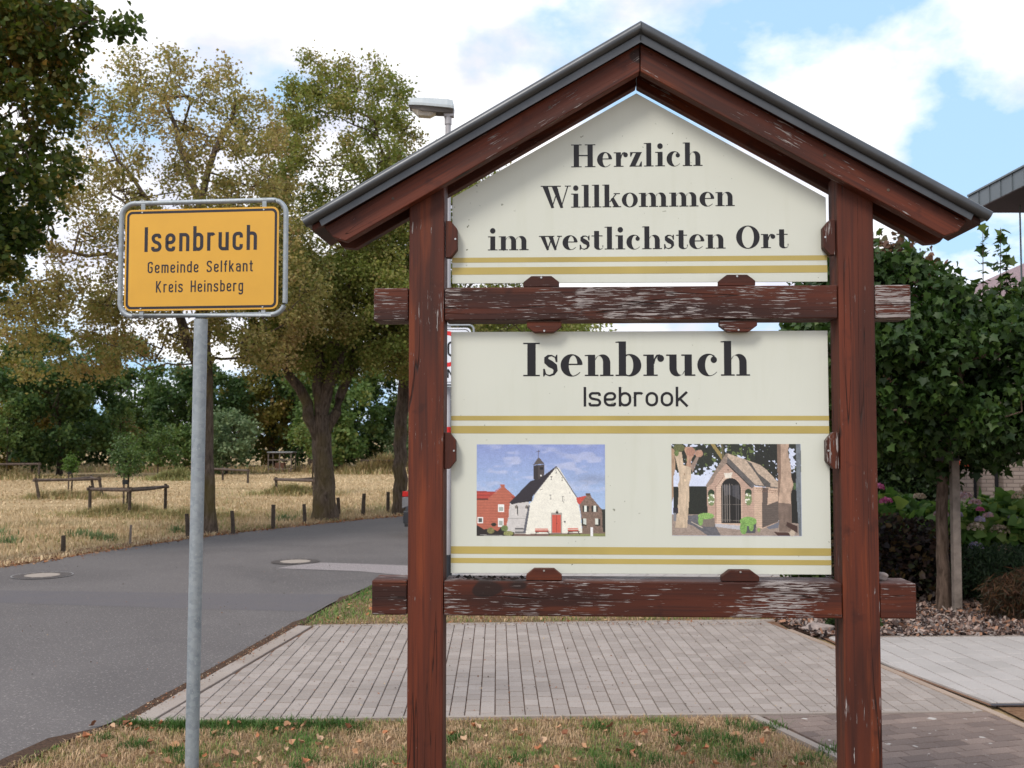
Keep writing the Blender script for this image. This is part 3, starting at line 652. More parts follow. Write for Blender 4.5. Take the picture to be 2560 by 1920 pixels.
def paint_church():
    p = Paint(250, 180, 2092, 1495)
    f = p.y/1100; f = np.clip(f, 0, 1)[..., None]
    p.c[:] = np.array(lin(122, 142, 205))*(1-f)+np.array(lin(150, 185, 228))*f
    cl = (p.noise(300, 90, 1)*.6+p.noise(110, 45, 2)*.4); m = np.clip((cl-.55)*3, 0, .55)[..., None]*np.clip(1.2-abs(p.y-420)/600, 0, 1)[..., None]
    p.c[:] = p.c*(1-m)+np.array(lin(185, 192, 222))*m
    gc = np.exp(-((p.x-1900)/330)**2-((p.y-560)/75)**2)[..., None]*.5; p.c[:] = p.c*(1-gc)+np.array(lin(120, 130, 160))*gc
    bw = 1+.10*np.sin(p.y/7.0)
    # left brick house
    p.poly([(0, 760), (290, 775), (390, 690), (180, 905), (0, 900)], (178, 42, 24), .15, 1+.2*np.sin(p.y/9))
    p.poly([(0, 895), (170, 900), (400, 700), (380, 655), (455, 655), (460, 705), (640, 865), (640, 1500), (0, 1500)], (182, 88, 58), .10, bw)
    p.rect(0, 893, 185, 905, (50, 30, 28)); p.poly([(560, 850), (640, 855), (640, 930), (600, 900)], (165, 40, 28))
    for x0, y0, x1, y1, k in ((350, 980, 446, 1105, 1), (352, 1208, 440, 1345, 1), (16, 1190, 103, 1290, 0)):
        p.rect(x0, y0, x1, y1, (225, 228, 226)); p.rect(x0+14, y0+42 if k else y0+18, x1-12, y1-18, (160, 168, 160) if k else (70, 80, 80))
    # chapel side wall and roof
    p.poly([(545, 960), (850, 880), (860, 1460), (485, 1460), (490, 1300), (520, 1200), (530, 1050)], (196, 192, 190), .03)
    p.poly([(535, 950), (575, 985), (880, 905), (940, 815), (1300, 355), (1110, 500), (1090, 510), (925, 585), (880, 600)], (42, 36, 48), .2)
    p.poly([(575, 985), (880, 905), (920, 830), (900, 930), (560, 975)], (22, 18, 24))
    for cx in (650, 818):
        p.ell(cx, 1050, 26, 62, (120, 112, 104)); p.rect(cx-26, 1050, cx+26, 1165, (205, 200, 196)); p.line(cx+20, 1020, cx+22, 1160, 8, (50, 45, 45))
    p.line(488, 1215, 800, 1208, 4, (150, 148, 146))
    # front gable
    p.poly([(1300, 365), (1345, 385), (1640, 870), (1660, 970), (1690, 1130), (1722, 1440), (1560, 1450), (860, 1470), (785, 1465), (800, 1200), (850, 985), (925, 905), (945, 825)], (226, 224, 210), .025, .97+.06*p.noise(130, 130, 5))
    p.poly([(850, 985), (800, 1200), (760, 1450), (800, 1450), (845, 1180), (870, 1000)], (90, 92, 104), .1)
    p.line(940, 815, 1300, 362, 6, (60, 50, 56)); p.line(1300, 362, 1640, 872, 7, (70, 72, 86))
    # steeple
    p.poly([(930, 345), (1102, 330), (1106, 490), (1010, 580), (930, 570)], (48, 42, 48), .15); p.poly([(1000, 345), (1102, 325), (1106, 490), (1010, 580)], (72, 64, 66), .12)
    p.poly([(920, 340), (1000, 225), (1030, 225), (1110, 322), (1005, 325)], (88, 80, 78), .18); p.rect(1025, 375, 1085, 410, (28, 26, 30)); p.rect(1040, 495, 1065, 520, (220, 220, 220))
    p.line(1008, 90, 1006, 225, 4, (90, 75, 80)); p.line(985, 118, 1030, 112, 5, (80, 65, 70))
    # door, anchors
    p.rect(1212, 1115, 1392, 1450, (158, 150, 142)); p.rect(1232, 1145, 1372, 1440, (208, 66, 34), .06); p.line(1302, 1150, 1302, 1438, 3, (150, 42, 24)); p.ell(1306, 1290, 10, 12, (90, 30, 20))
    p.ell(1310, 1110, 22, 20, (50, 48, 48)); p.line(1310, 1070, 1310, 1100, 5, (60, 55, 55)); p.rect(1423, 1245, 1450, 1270, (60, 55, 60))
    for x, y, l in ((1297, 395, 75), (1220, 530, 45), (1392, 540, 55), (1205, 830, 65), (1405, 850, 75)): p.line(x, y, x+2, y+l, 4, (110, 108, 104)); p.line(x-10, y, x+12, y, 5, (90, 88, 84)); p.line(x-8, y+l, x+10, y+l, 5, (100, 98, 94))
    p.line(1035, 745, 1075, 728, 4, (120, 118, 112)); p.line(1420, 950, 1428, 900, 3, (120, 118, 112)); p.line(1518, 770, 1526, 820, 3, (120, 118, 112))
    # right house
    p.poly([(1622, 870), (1785, 835), (1790, 850), (1672, 985), (1640, 950)], (200, 52, 34), .15)
    p.poly([(1672, 985), (1785, 850), (1780, 808), (1850, 805), (1865, 850), (2040, 1060), (2055, 1430), (1722, 1440), (1700, 1150)], (122, 98, 84), .3, .8+.5*p.noise(22, 16, 8))
    p.rect(1780, 800, 1850, 835, (92, 66, 56)); p.poly([(2040, 1060), (2100, 1050), (2100, 1500), (2055, 1500)], (40, 46, 40), .3)
    for x in (1752, 1900): p.rect(x-28, 1000, x, 1095, (30, 32, 32)); p.rect(x, 1000, x+45, 1100, (214, 222, 214)); p.rect(x+45, 1005, x+72, 1098, (30, 32, 32))
    p.rect(1708, 1208, 1735, 1325, (30, 32, 32)); p.rect(1735, 1208, 1785, 1315, (196, 204, 196)); p.rect(1930, 1210, 1975, 1315, (204, 210, 200)); p.rect(1975, 1212, 2012, 1322, (30, 32, 32)); p.line(1745, 1312, 1780, 1318, 12, (50, 44, 30)); p.line(1940, 1314, 1970, 1320, 12, (50, 44, 30))
    # ground, hedges, benches
    p.poly([(590, 1460), (860, 1462), (1722, 1438), (2100, 1425), (2100, 1500), (590, 1500)], (120, 96, 84), .1); p.poly([(1200, 1472), (1800, 1455), (2100, 1450), (2100, 1500), (1150, 1500)], (128, 134, 72), .15)
    p.poly([(0, 1320), (120, 1390), (230, 1370), (340, 1420), (420, 1330), (500, 1440), (620, 1430), (600, 1500), (0, 1500)], (34, 28, 30), .4)
    for cx, cy, rx, ry, c in ((455, 1370, 58, 50, (104, 124, 62)), (520, 1455, 80, 42, (138, 142, 74)), (230, 1410, 60, 50, (122, 118, 62)), (280, 1310, 45, 30, (40, 42, 32))): p.ell(cx, cy, rx, ry, c, .35)
    p.line(60, 1480, 560, 1496, 5, (150, 150, 146))
    for x0, x1, y in ((950, 1165, 1370), (1480, 1655, 1362)):
        p.rect(x0, y, x1, y+22, (216, 92, 66)); p.rect(x0+4, y+28, x1+6, y+52, (196, 70, 48)); p.line(x0+25, y+55, x0+12, y+100, 7, (50, 44, 42)); p.line(x1-10, y+50, x1+22, y+98, 7, (50, 44, 42)); p.line(x0+10, y+62, x1+25, y+60, 5, (70, 60, 56))
    for k in range(4): p.line(630, 1375+k*22, 760, 1375+k*22, 6, (44, 46, 50))
    p.rect(1850, 1352, 1895, 1500, (222, 224, 226))
    return p
def paint_shrine():
    p = Paint(256, 180, 2010, 1415)
    n1 = p.noise(34, 30, 11); n2 = p.noise(110, 100, 12); n3 = p.noise(16, 16, 13)
    p.c[:] = np.array(lin(196, 208, 236)); leaves = (n1*.45+n2*.4+n3*.15) > (.36+.28*np.clip((p.y-250)/420, 0, 1)+.25*(p.y > 480))
    p.put(leaves, (34, 40, 30), .5); p.put(leaves & (p.noise(60, 80, 15) > .72) & (p.noise(18, 18, 16) > .5), (92, 112, 46), .3)
    p.poly([(30, 660), (560, 650), (560, 1120), (240, 1110), (30, 1100)], (26, 32, 26), .6); p.put(p.inside([(1300, 0), (1690, 0), (1690, 620), (1300, 300)]) & (p.noise(25, 22, 17) > .2), (26, 30, 26), .5)
    p.poly([(1800, 450), (1960, 450), (1960, 1300), (1800, 1280)], (20, 22, 20), .4)
    g = .85+.35*p.noise(30, 14, 18)
    p.poly([(0, 1090), (600, 1080), (1700, 1190), (2010, 1230), (2010, 1415), (0, 1415)], (150, 132, 120), .12, g)
    p.poly([(240, 1100), (560, 1095), (640, 1200), (760, 1415), (560, 1415), (330, 1260), (235, 1230)], (92, 92, 100), .15, g); p.poly([(1380, 1200), (1680, 1180), (1640, 1290), (1500, 1310)], (104, 108, 122), .1)
    p.line(300, 1200, 470, 1290, 6, (190, 176, 160))
    # leaning stems behind
    p.poly([(610, 0), (670, 0), (810, 190), (790, 260)], (150, 128, 60), .2); p.poly([(770, 0), (800, 0), (830, 230), (790, 240)], (92, 86, 52), .2)
    # left pollard
    bk = .8+.4*p.noise(26, 90, 19)
    p.poly([(0, 60), (50, 90), (60, 380), (30, 500), (25, 820), (0, 900)], (166, 134, 104), .1, bk)
    p.poly([(40, 130), (160, 120), (190, 330), (300, 350), (300, 520), (270, 640), (275, 800), (235, 1290), (50, 1290), (90, 1000), (110, 720), (95, 630), (125, 560), (110, 420)], (196, 172, 142), .08, bk)
    p.poly([(235, 340), (240, 190), (190, 60), (260, 40), (350, 90), (340, 190), (310, 240), (300, 360)], (178, 136, 108), .12, bk); p.poly([(290, 350), (390, 190), (350, 100), (470, 90), (490, 150), (430, 200), (330, 440)], (150, 126, 112), .12, bk)
    p.ell(300, 120, 70, 75, (172, 122, 98), .2); p.ell(430, 150, 62, 55, (180, 134, 108), .2); p.ell(120, 60, 90, 60, (96, 100, 52), .5); p.ell(80, 140, 35, 50, (98, 120, 58), .4)
    p.ell(205, 560, 16, 20, (222, 196, 160)); p.ell(200, 470, 10, 14, (150, 118, 90))
    p.rect(20, 985, 95, 1070, (36, 34, 50)); p.rect(30, 1065, 70, 1190, (120, 122, 130))
    # chapel body
    mort = (1+.13*np.sin(p.y/4.6))*(.9+.2*p.noise(24, 9, 20))
    p.poly([(850, 260), (1285, 660), (1290, 1300), (1395, 1300), (1100, 1270), (680, 1240), (555, 1100), (545, 670)], (182, 148, 128), .06, mort)
    p.poly([(1280, 655), (1660, 680), (1650, 1200), (1395, 1305), (1285, 1270)], (198, 166, 140), .06, mort)
    p.poly([(1410, 670), (1500, 675), (1490, 820), (1480, 940), (1660, 870), (1655, 1190), (1400, 1290), (1400, 1000)], (92, 80, 74), .08, mort)
    for k in range(14): p.line(1320+k*24, 680+k*3, 1324+k*24, 692+k*3, 5, (110, 70, 54)); p.line(1330+k*24, 715+k*3, 1334+k*24, 724+k*3, 4, (130, 88, 66))
    # roof
    tl = (.78+.45*p.noise(22, 18, 21)); p.poly([(840, 170), (880, 145), (1380, 320), (1480, 400), (1655, 590), (1655, 680), (1290, 640), (880, 210)], (182, 160, 138), .12, tl)
    p.poly([(1160, 250), (1240, 290), (1330, 440), (1530, 600), (1530, 665), (1440, 650), (1300, 440)], (84, 80, 78), .15, tl); p.line(1290, 632, 1655, 680, 9, (92, 86, 84))
    p.poly([(840, 215), (880, 205), (1295, 620), (1260, 680), (1225, 670), (850, 300)], (92, 88, 88), .15, tl); p.poly([(855, 285), (1240, 672), (1250, 690), (850, 305)], (30, 26, 26))
    p.poly([(850, 145), (880, 150), (860, 290), (690, 480), (640, 600), (555, 670), (530, 640), (640, 470)], (142, 122, 108), .15, tl)
    # arch, gate, keystone
    p.poly([(690, 1230), (690, 640), (740, 560), (820, 510), (960, 510), (1040, 570), (1085, 680), (1095, 1260)], (204, 172, 148), .06, mort)
    p.line(686, 1180, 688, 660, 5, (110, 78, 64)); p.line(688, 660, 800, 520, 5, (130, 92, 76))
    p.rect(765, 690, 1075, 1225, (24, 22, 24)); p.ell(920, 700, 155, 175, (24, 22, 24), .1); p.poly([(800, 640), (1050, 640), (1060, 860), (900, 780), (820, 800)], (66, 66, 74), .2)
    for x in (790, 830, 862, 898, 935, 1000, 1035): p.line(x, 620, x, 1200, 3.5, (150, 140, 132) if x < 940 else (96, 92, 92))
    p.line(775, 930, 1070, 935, 4, (110, 102, 96)); p.line(775, 1170, 1070, 1178, 4, (120, 112, 104)); p.line(932, 640, 935, 1220, 6, (20, 18, 20))
    p.poly([(815, 450), (950, 440), (925, 525), (835, 525)], (218, 210, 196), .03); p.ell(878, 402, 10, 9, (60, 50, 46))
    p.poly([(675, 1225), (1060, 1255), (1060, 1320), (675, 1275)], (178, 178, 186), .05)
    # wreaths, tubs
    for cx, cy in ((615, 820), (1190, 810)):
        p.ell(cx, cy-60, 52, 60, (40, 62, 36), .4); p.ell(cx, cy+40, 55, 95, (120, 140, 84), .5)
        for k in range(9): p.ell(cx+p.r.integers(-45, 45), cy+p.r.integers(-50, 110), 12, 12, (228, 228, 214), .1)
    p.poly([(430, 1160), (670, 1140), (660, 1280), (450, 1270)], (120, 108, 98), .08); p.ell(530, 1110, 125, 48, (128, 176, 78), .35); p.ell(445, 1180, 38, 80, (120, 168, 74), .4)
    p.poly([(1100, 1260), (1310, 1220), (1290, 1370), (1130, 1375)], (76, 78, 86), .1); p.ell(1185, 1190, 130, 70, (124, 174, 74), .35); p.ell(1110, 1290, 55, 100, (112, 160, 68), .4); p.ell(1230, 1270, 38, 70, (118, 166, 70), .4); p.ell(1345, 1320, 22, 36, (138, 160, 84), .3)
    # right trees, bench
    p.poly([(1640, 0), (1830, 0), (1810, 120), (1850, 330), (1860, 520), (1890, 620), (1850, 760), (1850, 1180), (1830, 1350), (1660, 1350), (1655, 900), (1640, 700), (1690, 480), (1660, 200)], (180, 150, 126), .1, bk)
    p.poly([(1650, 900), (1860, 920), (1850, 1350), (1660, 1350)], (116, 96, 84), .1, bk); p.poly([(1640, 0), (1700, 0), (1700, 500), (1655, 880)], (128, 102, 84), .1, bk)
    p.poly([(1935, 0), (2010, 0), (2010, 1415), (1965, 1415), (1930, 700)], (104, 114, 124), .15, bk)
    p.poly([(1780, 1195), (1940, 1260), (1945, 1370), (1770, 1260)], (66, 40, 34), .1); p.poly([(1580, 1350), (1800, 1360), (1850, 1415), (1640, 1415)], (72, 42, 36), .1); p.ell(1860, 1370, 42, 48, (186, 168, 146), .1)
    p.rect(1890, 600, 1930, 700, (70, 96, 50), .4)
    return p

# ------------------------------------------------------------------ welcome board
def welcome():
    t = thing('welcome_board', 'large red-brown timber village welcome board with gabled zinc roof and two off-white panels', 'welcome board', (.4415, 3.6, 0), R(-2.6))
    for x in (-.739, .7325):
        MB().box(-.061, .061, .0, .115, -.6, 2.55, 0, .0035).build('post', M['wood_z'], t, loc=(x, 0, 0))
        # sloping head of the post up to the rafters
    # cross beams, flush with the posts, interrupted by them
    for z0, z1, y1 in ((2.055, 2.169, .135), (1.042, 1.160, .15)):
        zc = (z0+z1)/2; hh = (z1-z0)/2
        for xa, xb in ((-.924, -.803), (-.675, .669), (.796, .916)):
            xc = (xa+xb)/2; w = (xb-xa)/2; m = MB()
            if xb < -.7 or xa > .7:
                # end block: outer end has its lower back edge cut at a slant
                m.box(-w, w, .004, y1, -hh, hh, 0, .005)
            else: m.box(-w, w, .002, y1, -hh, hh, 0, .004)
            m.build('beam', M['wood_x' if z0 > 2 and xb < .7 and xa > -.7 else ('wood_x3' if z0 > 2 else 'wood_x2')], t, loc=(xc, 0, zc))
    # rafters front and rear, notched birdsmouth hidden above the posts
    sl = math.tan(R(29.9))
    def rafter(sgn, y0, y1, mat, top=3.0, dep=.097, ext=1.088):
        zt = lambda x: top-sl*abs(x); a = sgn*.0015
        pts = [(a, zt(0)), (a, zt(0)-dep), (sgn*(ext-.075), zt(ext-.075)-dep+.005), (sgn*(ext-.03), zt(ext)-.035), (sgn*ext, zt(ext))]
        return MB().prism(pts, y0, y1, 0, .003).build('rafter', mat, t)
    rafter(-1, -.05, -.002, M['wood_l']); rafter(1, -.05, -.002, M['wood_r'])
    rafter(-1, .119, .167, M['wood_l'], 2.995, .087); rafter(1, .119, .167, M['wood_r'], 2.995, .087)
    # underside boards, then zinc covering
    for sg in (-1, 1):
        MB().prism([(sg*.002, 3.004), (sg*1.125, 3.004-sl*1.123), (sg*1.125, 3.022-sl*1.123), (sg*.002, 3.022)], -.068, .225).build('roof_board', M['wood_dark'], t)
        MB().prism([(sg*.001, 3.026), (sg*1.14, 3.026-sl*1.138), (sg*1.14, 3.036-sl*1.138), (sg*.001, 3.036)], -.075, .235).build('roof_sheet', M['zinc'], t)
        # verge flashing: flat face and rolled top edge
        fl = [(0, 3.032), (sg*1.102, 3.032-sl*1.102), (sg*1.090, 2.9985-sl*1.090), (0, 2.993)]
        MB().prism(fl, -.0815, -.0755).build('verge_flashing', M['zinc'], t)
        rl = .0185; m = MB(); zc_ = 3.0437
        n = 14; xs = [0, sg*1.15]
        V = []; u = Vector((math.sin(R(29.9))*sg, 0, math.cos(R(29.9))))
        for x in xs:
            for j in range(n):
                a = 2*math.pi*j/n; dd = math.cos(a)*rl; zz = zc_-sl*abs(x)
                V.append((0, -.083+math.sin(a)*rl, zz+dd/math.cos(R(29.9))) if x == 0 else (x+dd*math.sin(R(29.9))*sg, -.083+math.sin(a)*rl, zz+dd*math.cos(R(29.9))))
        F = [(j, (j+1) % n, n+(j+1) % n, n+j) for j in range(n)]+[tuple(range(n))[::-1], tuple(n+j for j in range(n))]
        m.add(V, F); m.build('verge_roll', M['zinc'], t, smooth=True)
    MB().tube([(0, -.1015, 3.052), (0, -.1012, 3.03), (0, -.083, 3.0)], .0015, 6).build('ridge_seam', M['black'], t)
    # panels
    Y0, Y1 = .05, .056
    up = MB().prism([(-.655, 2.190), (.649, 2.188), (.647, 2.482), (-.006, 2.860), (-.655, 2.495)], Y0, Y1, 0, .001).build('upper_panel', M['panel'], t)
    lp = MB().prism([(-.657, 1.180), (.647, 1.182), (.646, 2.018), (-.658, 2.019)], Y0, Y1, 0, .001).build('lower_panel', M['panel'], t)
    yy = Y0-.0006
    def st(z0, z1, par, xa=-.6552, xb=.6485): mk('stripe', [(xa, yy, z0), (xb, yy, z0-.001), (xb, yy, z1-.001), (xa, yy, z1)], [(0, 1, 2, 3)], M['gold'], par)
    for a, b in ((2.2635, 2.281), (2.221, 2.2465)): st(a, b, up)
    for a, b in ((1.709, 1.725), (1.664, 1.690), (1.247, 1.2725), (1.215, 1.2325)): st(a, b, lp, -.6565, .6463)
    d = didone
    text('Herzlich', -.236, .223, 2.5985, .081, yy, M['ink'], up, d, .075)
    text('Willkommen', -.343, .333, 2.4555, .078, yy, M['ink'], up, d, .05)
    text('im westlichsten Ort', -.529, .517, 2.3065, .078, yy, M['ink'], up, d, .055, .42)
    text('Isenbruch', -.405, .379, 1.863, .117, yy, M['ink'], lp, d, .065)
    text('Isebrook', -.195, .168, 1.757, .068, yy, M['ink'], lp, lambda c: sans(c, .125, .48, .42, .74), .12)
    paint_church().mesh('printed_photo', -.567, -.122, 1.309, 1.6255, yy, lp)['label'] = 'printed colour picture of a white gabled church with black steeple'
    paint_shrine().mesh('printed_photo', .107, .549, 1.312, 1.627, yy, lp)['label'] = 'printed colour picture of a small brick wayside chapel between trees'
    # wooden clips that hold the panels
    def clip(x0, x1, z0, z1, side):
        w, hh = x1-x0, z1-z0
        if side == 'T': pts = [(x0, z0), (x1, z0), (x1, z0+hh*.45), (x1-w*.22, z1), (x0+w*.22, z1), (x0, z0+hh*.45)]
        if side == 'B': pts = [(x0, z1), (x0, z1-hh*.45), (x0+w*.22, z0), (x1-w*.22, z0), (x1, z1-hh*.45), (x1, z1)]
        if side == 'L': pts = [(x0, z0), (x0, z1), (x0+w*.45, z1), (x1, z1-hh*.22), (x1, z0+hh*.22), (x0+w*.45, z0)]
        if side == 'R': pts = [(x1, z0), (x1, z1), (x1-w*.45, z1), (x0, z1-hh*.22), (x0, z0+hh*.22), (x1-w*.45, z0)]
        cx, cz = (x0+x1)/2, (z0+z1)/2
        o = MB().prism([(a-cx, b-cz) for a, b in pts], .012, .047, 0, .002).build('clip', M['wood_clip' if side in 'TB' else 'wood_clipz'], t, loc=(cx, 0, cz))
        dx, dz = {'T': (0, .35), 'B': (0, -.35), 'L': (.35, 0), 'R': (-.35, 0)}[side]
        MB().tube([(dx*w, .0125, dz*hh), (dx*w, .0095, dz*hh)], .0035, 8).build('screw', M['steel'], o)
    clip(-.675, -.634, 2.276, 2.405, 'L'); clip(.627, .668, 2.275, 2.397, 'R'); clip(-.677, -.637, 1.541, 1.667, 'L'); clip(.627, .668, 1.543, 1.667, 'R')
    clip(-.403, -.279, 2.171, 2.209, 'T'); clip(.270, .394, 2.171, 2.209, 'T'); clip(-.391, -.271, 2.012, 2.050, 'B'); clip(.271, .399, 2.012, 2.050, 'B')
    clip(-.394, -.272, 1.162, 1.201, 'T'); clip(.269, .396, 1.162, 1.200, 'T')
    for x in (-.85, .62, -.31, .83):
        z = 2.96-sl*abs(x); m = MB(); m.tube([(x, -.0495, z), (x, -.0515, z)], .005, 10); m.build('screw', M['rail'], t)
    # dead moss on the top of the lower beam
    m = MB()
    for k in range(60):
        x = -.55+random.gauss(0, .09); y = random.uniform(.03, .12); r = random.uniform(.004, .012)
        m.add([(x-r, y, 1.159), (x+r, y, 1.159), (x, y+r, 1.159), (x+random.uniform(-r, r), y, 1.159+r*.8)], [(0, 1, 3), (1, 2, 3), (2, 0, 3)])
    stuff(m.build('moss', simple('dry_moss', (.02, .016, .013), .95), t))
    return t
wb = welcome()
# small stone lying on the lower beam's right end
def lump(name, c, r, mat, label, cat, parent=None, seed=1, sq=(1, 1, .6)):
    bm = bmesh.new(); bmesh.ops.create_icosphere(bm, subdivisions=3, radius=1); rr = np.random.default_rng(seed); ph = rr.random(6)*6
    for v in bm.verts:
        q = v.co; k = 1+.14*math.sin(3*q.x+ph[0])*math.cos(4*q.y+ph[1])+.1*math.sin(5*q.z+ph[2]+2*q.x); v.co = Vector((q.x*sq[0], q.y*sq[1], q.z*sq[2]))*k*r
    me = bpy.data.meshes.new(name); bm.to_mesh(me); bm.free(); me.materials.append(mat); me.polygons.foreach_set('use_smooth', np.ones(len(me.polygons), bool))
    return tag(obj(name, me, parent, c), label, cat)
cw = lambda x, y, z: tuple(wb.matrix_basis @ Vector((x, y, z)))
bpy.context.view_layer.update()
lump('stone', cw(.825, .09, 1.172), .022, M['pebble'], 'small grey stone lying on the right end of the lowest beam', 'stone', None, 3, (1.1, .8, .7))

# ------------------------------------------------------------------ yellow town sign
def town_sign():
    t = thing('town_sign', 'yellow town entry sign in a grey tubular frame on one galvanised pole', 'road sign', (-1.563, 5.3, 0), R(-6.4))
    MB().tube([(-.05, .06, -.3), (-.010, 0, 2.247)], [.0335, .0335], 20).build('pole', M['galv'], t, smooth=True)
    x0, x1, z0, z1 = -.441, .428, 2.266, 2.846; pts = []
    for cx, cz, a0 in ((x1-.07, z0+.07, -90), (x1-.07, z1-.07, 0), (x0+.07, z1-.07, 90), (x0+.07, z0+.07, 180)):
        for k in range(9): a = R(a0+k*90/8); pts.append((cx+.07*math.cos(a), 0, cz+.07*math.sin(a)))
    MB().tube(pts, .0125, 14, closed=True).build('frame', M['galv'], t, smooth=True)
    def rr(x0, x1, z0, z1, r):
        o = []
        for cx, cz, a0 in ((x1-r, z0+r, -90), (x1-r, z1-r, 0), (x0+r, z1-r, 90), (x0+r, z0+r, 180)):
            for k in range(9): a = R(a0+k*90/8); o.append((cx+r*math.cos(a), cz+r*math.sin(a)))
        return o
    P = MB().prism(rr(-.412, .396, 2.291, 2.809, .034), -.016, -.012, 0, .0008).build('plate', [M['yellow']], t)
    o = rr(-.4035, .3875, 2.2995, 2.8005, .028); i_ = rr(-.391, .375, 2.312, 2.788, .018); n = len(o)
    mk('border_line', [(a, -.0166, b) for a, b in o]+[(a, -.0166, b) for a, b in i_], [(k, (k+1) % n, n+(k+1) % n, n+k) for k in range(n)], M['ink2'], P)
    y = -.0166
    text('Isenbruch', -.308, .284, 2.592, .127, y, M['ink2'], P, lambda c: sans(c, .135, .285, .13, .735), .155)
    text('Gemeinde Selfkant', -.289, .264, 2.483, .058, y, M['ink2'], P, lambda c: sans(c, .125, .30, .14, .735), .165, .55)
    text('Kreis Heinsberg', -.243, .215, 2.3835, .0585, y, M['ink2'], P, lambda c: sans(c, .125, .30, .14, .735), .165, .55)
    for x in (-.322, .318):
        for za, zb in ((2.256, 2.30), (2.80, 2.856)):
            MB().box(x-.011, x+.011, -.011, -.0065, za, zb, 0, .001).build('bracket', M['galv'], t)
        for z in (2.302, 2.795): MB().tube([(x, -.016, z), (x, -.0195, z)], .0042, 8).build('rivet', M['steel'], t)
town_sign()

# ------------------------------------------------------------------ street lamp, zone sign
def lamp():
    t = thing('street_lamp', 'tall grey street lamp with flat slanted head behind the welcome board', 'street lamp', (-.775, 12.6, 0))
    MB().tube([(0, 0, -.1), (0, 0, .26)], .062, 16).build('pole_base', simple('dark_base_paint', (.022, .026, .034), .6), t, smooth=True)
    MB().tube([(0, 0, .26), (0, 0, 1.6), (0, 0, 1.62), (0, 0, 5.52)], [.058, .056, .042, .034], 16).build('pole', M['pole_grey'], t, smooth=True)
    MB().tube([(0, 0, 1.70), (0, 0, 1.775)], .0445, 14).build('red_band', M['red'], t)
    MB().tube([(0, 0, 5.44), (0, 0, 5.55)], .044, 14).build('collar', M['pole_grey'], t, smooth=True)
    def loft(secs, name, mat, par=None):
        m = MB(); V = []; F = []; n = len(secs[0][1])
        for x, prof in secs: V += [(x, y, z) for y, z in prof]
        for i in range(len(secs)-1):
            for j in range(n): F.append((i*n+j, i*n+(j+1) % n, (i+1)*n+(j+1) % n, (i+1)*n+j))
        F += [tuple(range(n))[::-1], tuple((len(secs)-1)*n+j for j in range(n))]; m.add(V, F); return m.build(name, mat, t, smooth=False)
    def sec(w, zb, zt, k=.7): return [(-w, zb), (w, zb), (w, zb+.03), (w*k, zt), (-w*k, zt), (-w, zb+.03)]
    loft([(-.475, sec(.10, 5.655, 5.70)), (-.44, sec(.115, 5.65, 5.745)), (-.30, sec(.13, 5.64, 5.745)), (0, sec(.125, 5.615, 5.728)), (.06, sec(.11, 5.61, 5.715)), (.072, sec(.10, 5.61, 5.66))], 'lamp_housing', M['lamp_grey'])
    loft([(-.465, [(-.09, 5.648), (.09, 5.648), (.085, 5.63), (-.085, 5.63)]), (-.30, [(-.11, 5.64), (.11, 5.64), (.10, 5.58), (-.10, 5.58)]), (-.05, [(-.10, 5.62), (.10, 5.62), (.085, 5.565), (-.085, 5.565)]), (.065, [(-.08, 5.61), (.08, 5.61), (.06, 5.565), (-.06, 5.565)])], 'lamp_underside', simple('dark_grey_underside', (.10, .09, .085), .6))
    g = NT('milky_lamp_glass'); g.b.inputs['Transmission Weight'].default_value = .35; mg = g.done((.62, .58, .53), .25)
    loft([(-.44, [(-.05, 5.63), (.05, 5.63), (.04, 5.61), (-.04, 5.61)]), (-.36, [(-.09, 5.60), (.09, 5.60), (.06, 5.54), (-.06, 5.54)]), (-.22, [(-.09, 5.60), (.09, 5.60), (.06, 5.53), (-.06, 5.53)]), (-.15, [(-.07, 5.60), (.07, 5.60), (.05, 5.565), (-.05, 5.565)])], 'lamp_glass', mg)
    MB().box(-.05, .072, -.05, .05, 5.53, 5.60, 0, .008).build('neck', M['pole_grey'], t)
lamp()
def zone_sign():
    t = thing('zone_sign', 'white speed zone sign with red circle mostly hidden behind the left post', 'road sign', (-.79, 12.5, 0), R(-2))
    x0, x1, z0, z1 = -.325, .335, 2.25, 2.985; r = .06; pts = []
    for cx, cz, a0 in ((x1-r, z0+r, -90), (x1-r, z1-r, 0), (x0+r, z1-r, 90), (x0+r, z0+r, 180)):
        for k in range(7): a = R(a0+k*15); pts.append((cx+r*math.cos(a), cz+r*math.sin(a)))
    MB().tube([(a, 0, b) for a, b in pts], .013, 10, closed=True).build('frame', M['galv'], t, smooth=True)
    ins = lambda d: [((a-.005)*(1-d/.33)+.005, (b-2.6175)*(1-d/.367)+2.6175) for a, b in pts]
    p = MB().prism(ins(.032), -.012, -.008).build('plate', M['white'], t)
    n = len(pts); o, i_ = ins(.05), ins(.058); mk('border_line', [(a, -.0125, b) for a, b in o]+[(a, -.0125, b) for a, b in i_], [(k, (k+1) % n, n+(k+1) % n, n+k) for k in range(n)], M['ink'], p)
    n = 48; c0 = (.005, 2.70); mk('red_ring', [(c0[0]+math.cos(2*math.pi*k/n)*q, -.0125, c0[1]+math.sin(2*math.pi*k/n)*q) for q in (.215, .165) for k in range(n)], [(k, (k+1) % n, n+(k+1) % n, n+k) for k in range(n)], M['red'], p)
    text('30', -.105, .115, 2.61, .18, -.0125, M['ink'], p, lambda c: sans(c, .14, .42, .2), .2)
    text('ZONE', -.2, .21, 2.355, .105, -.0125, M['ink'], p, lambda c: sans(c, .14, .42, .16), .2)
zone_sign()

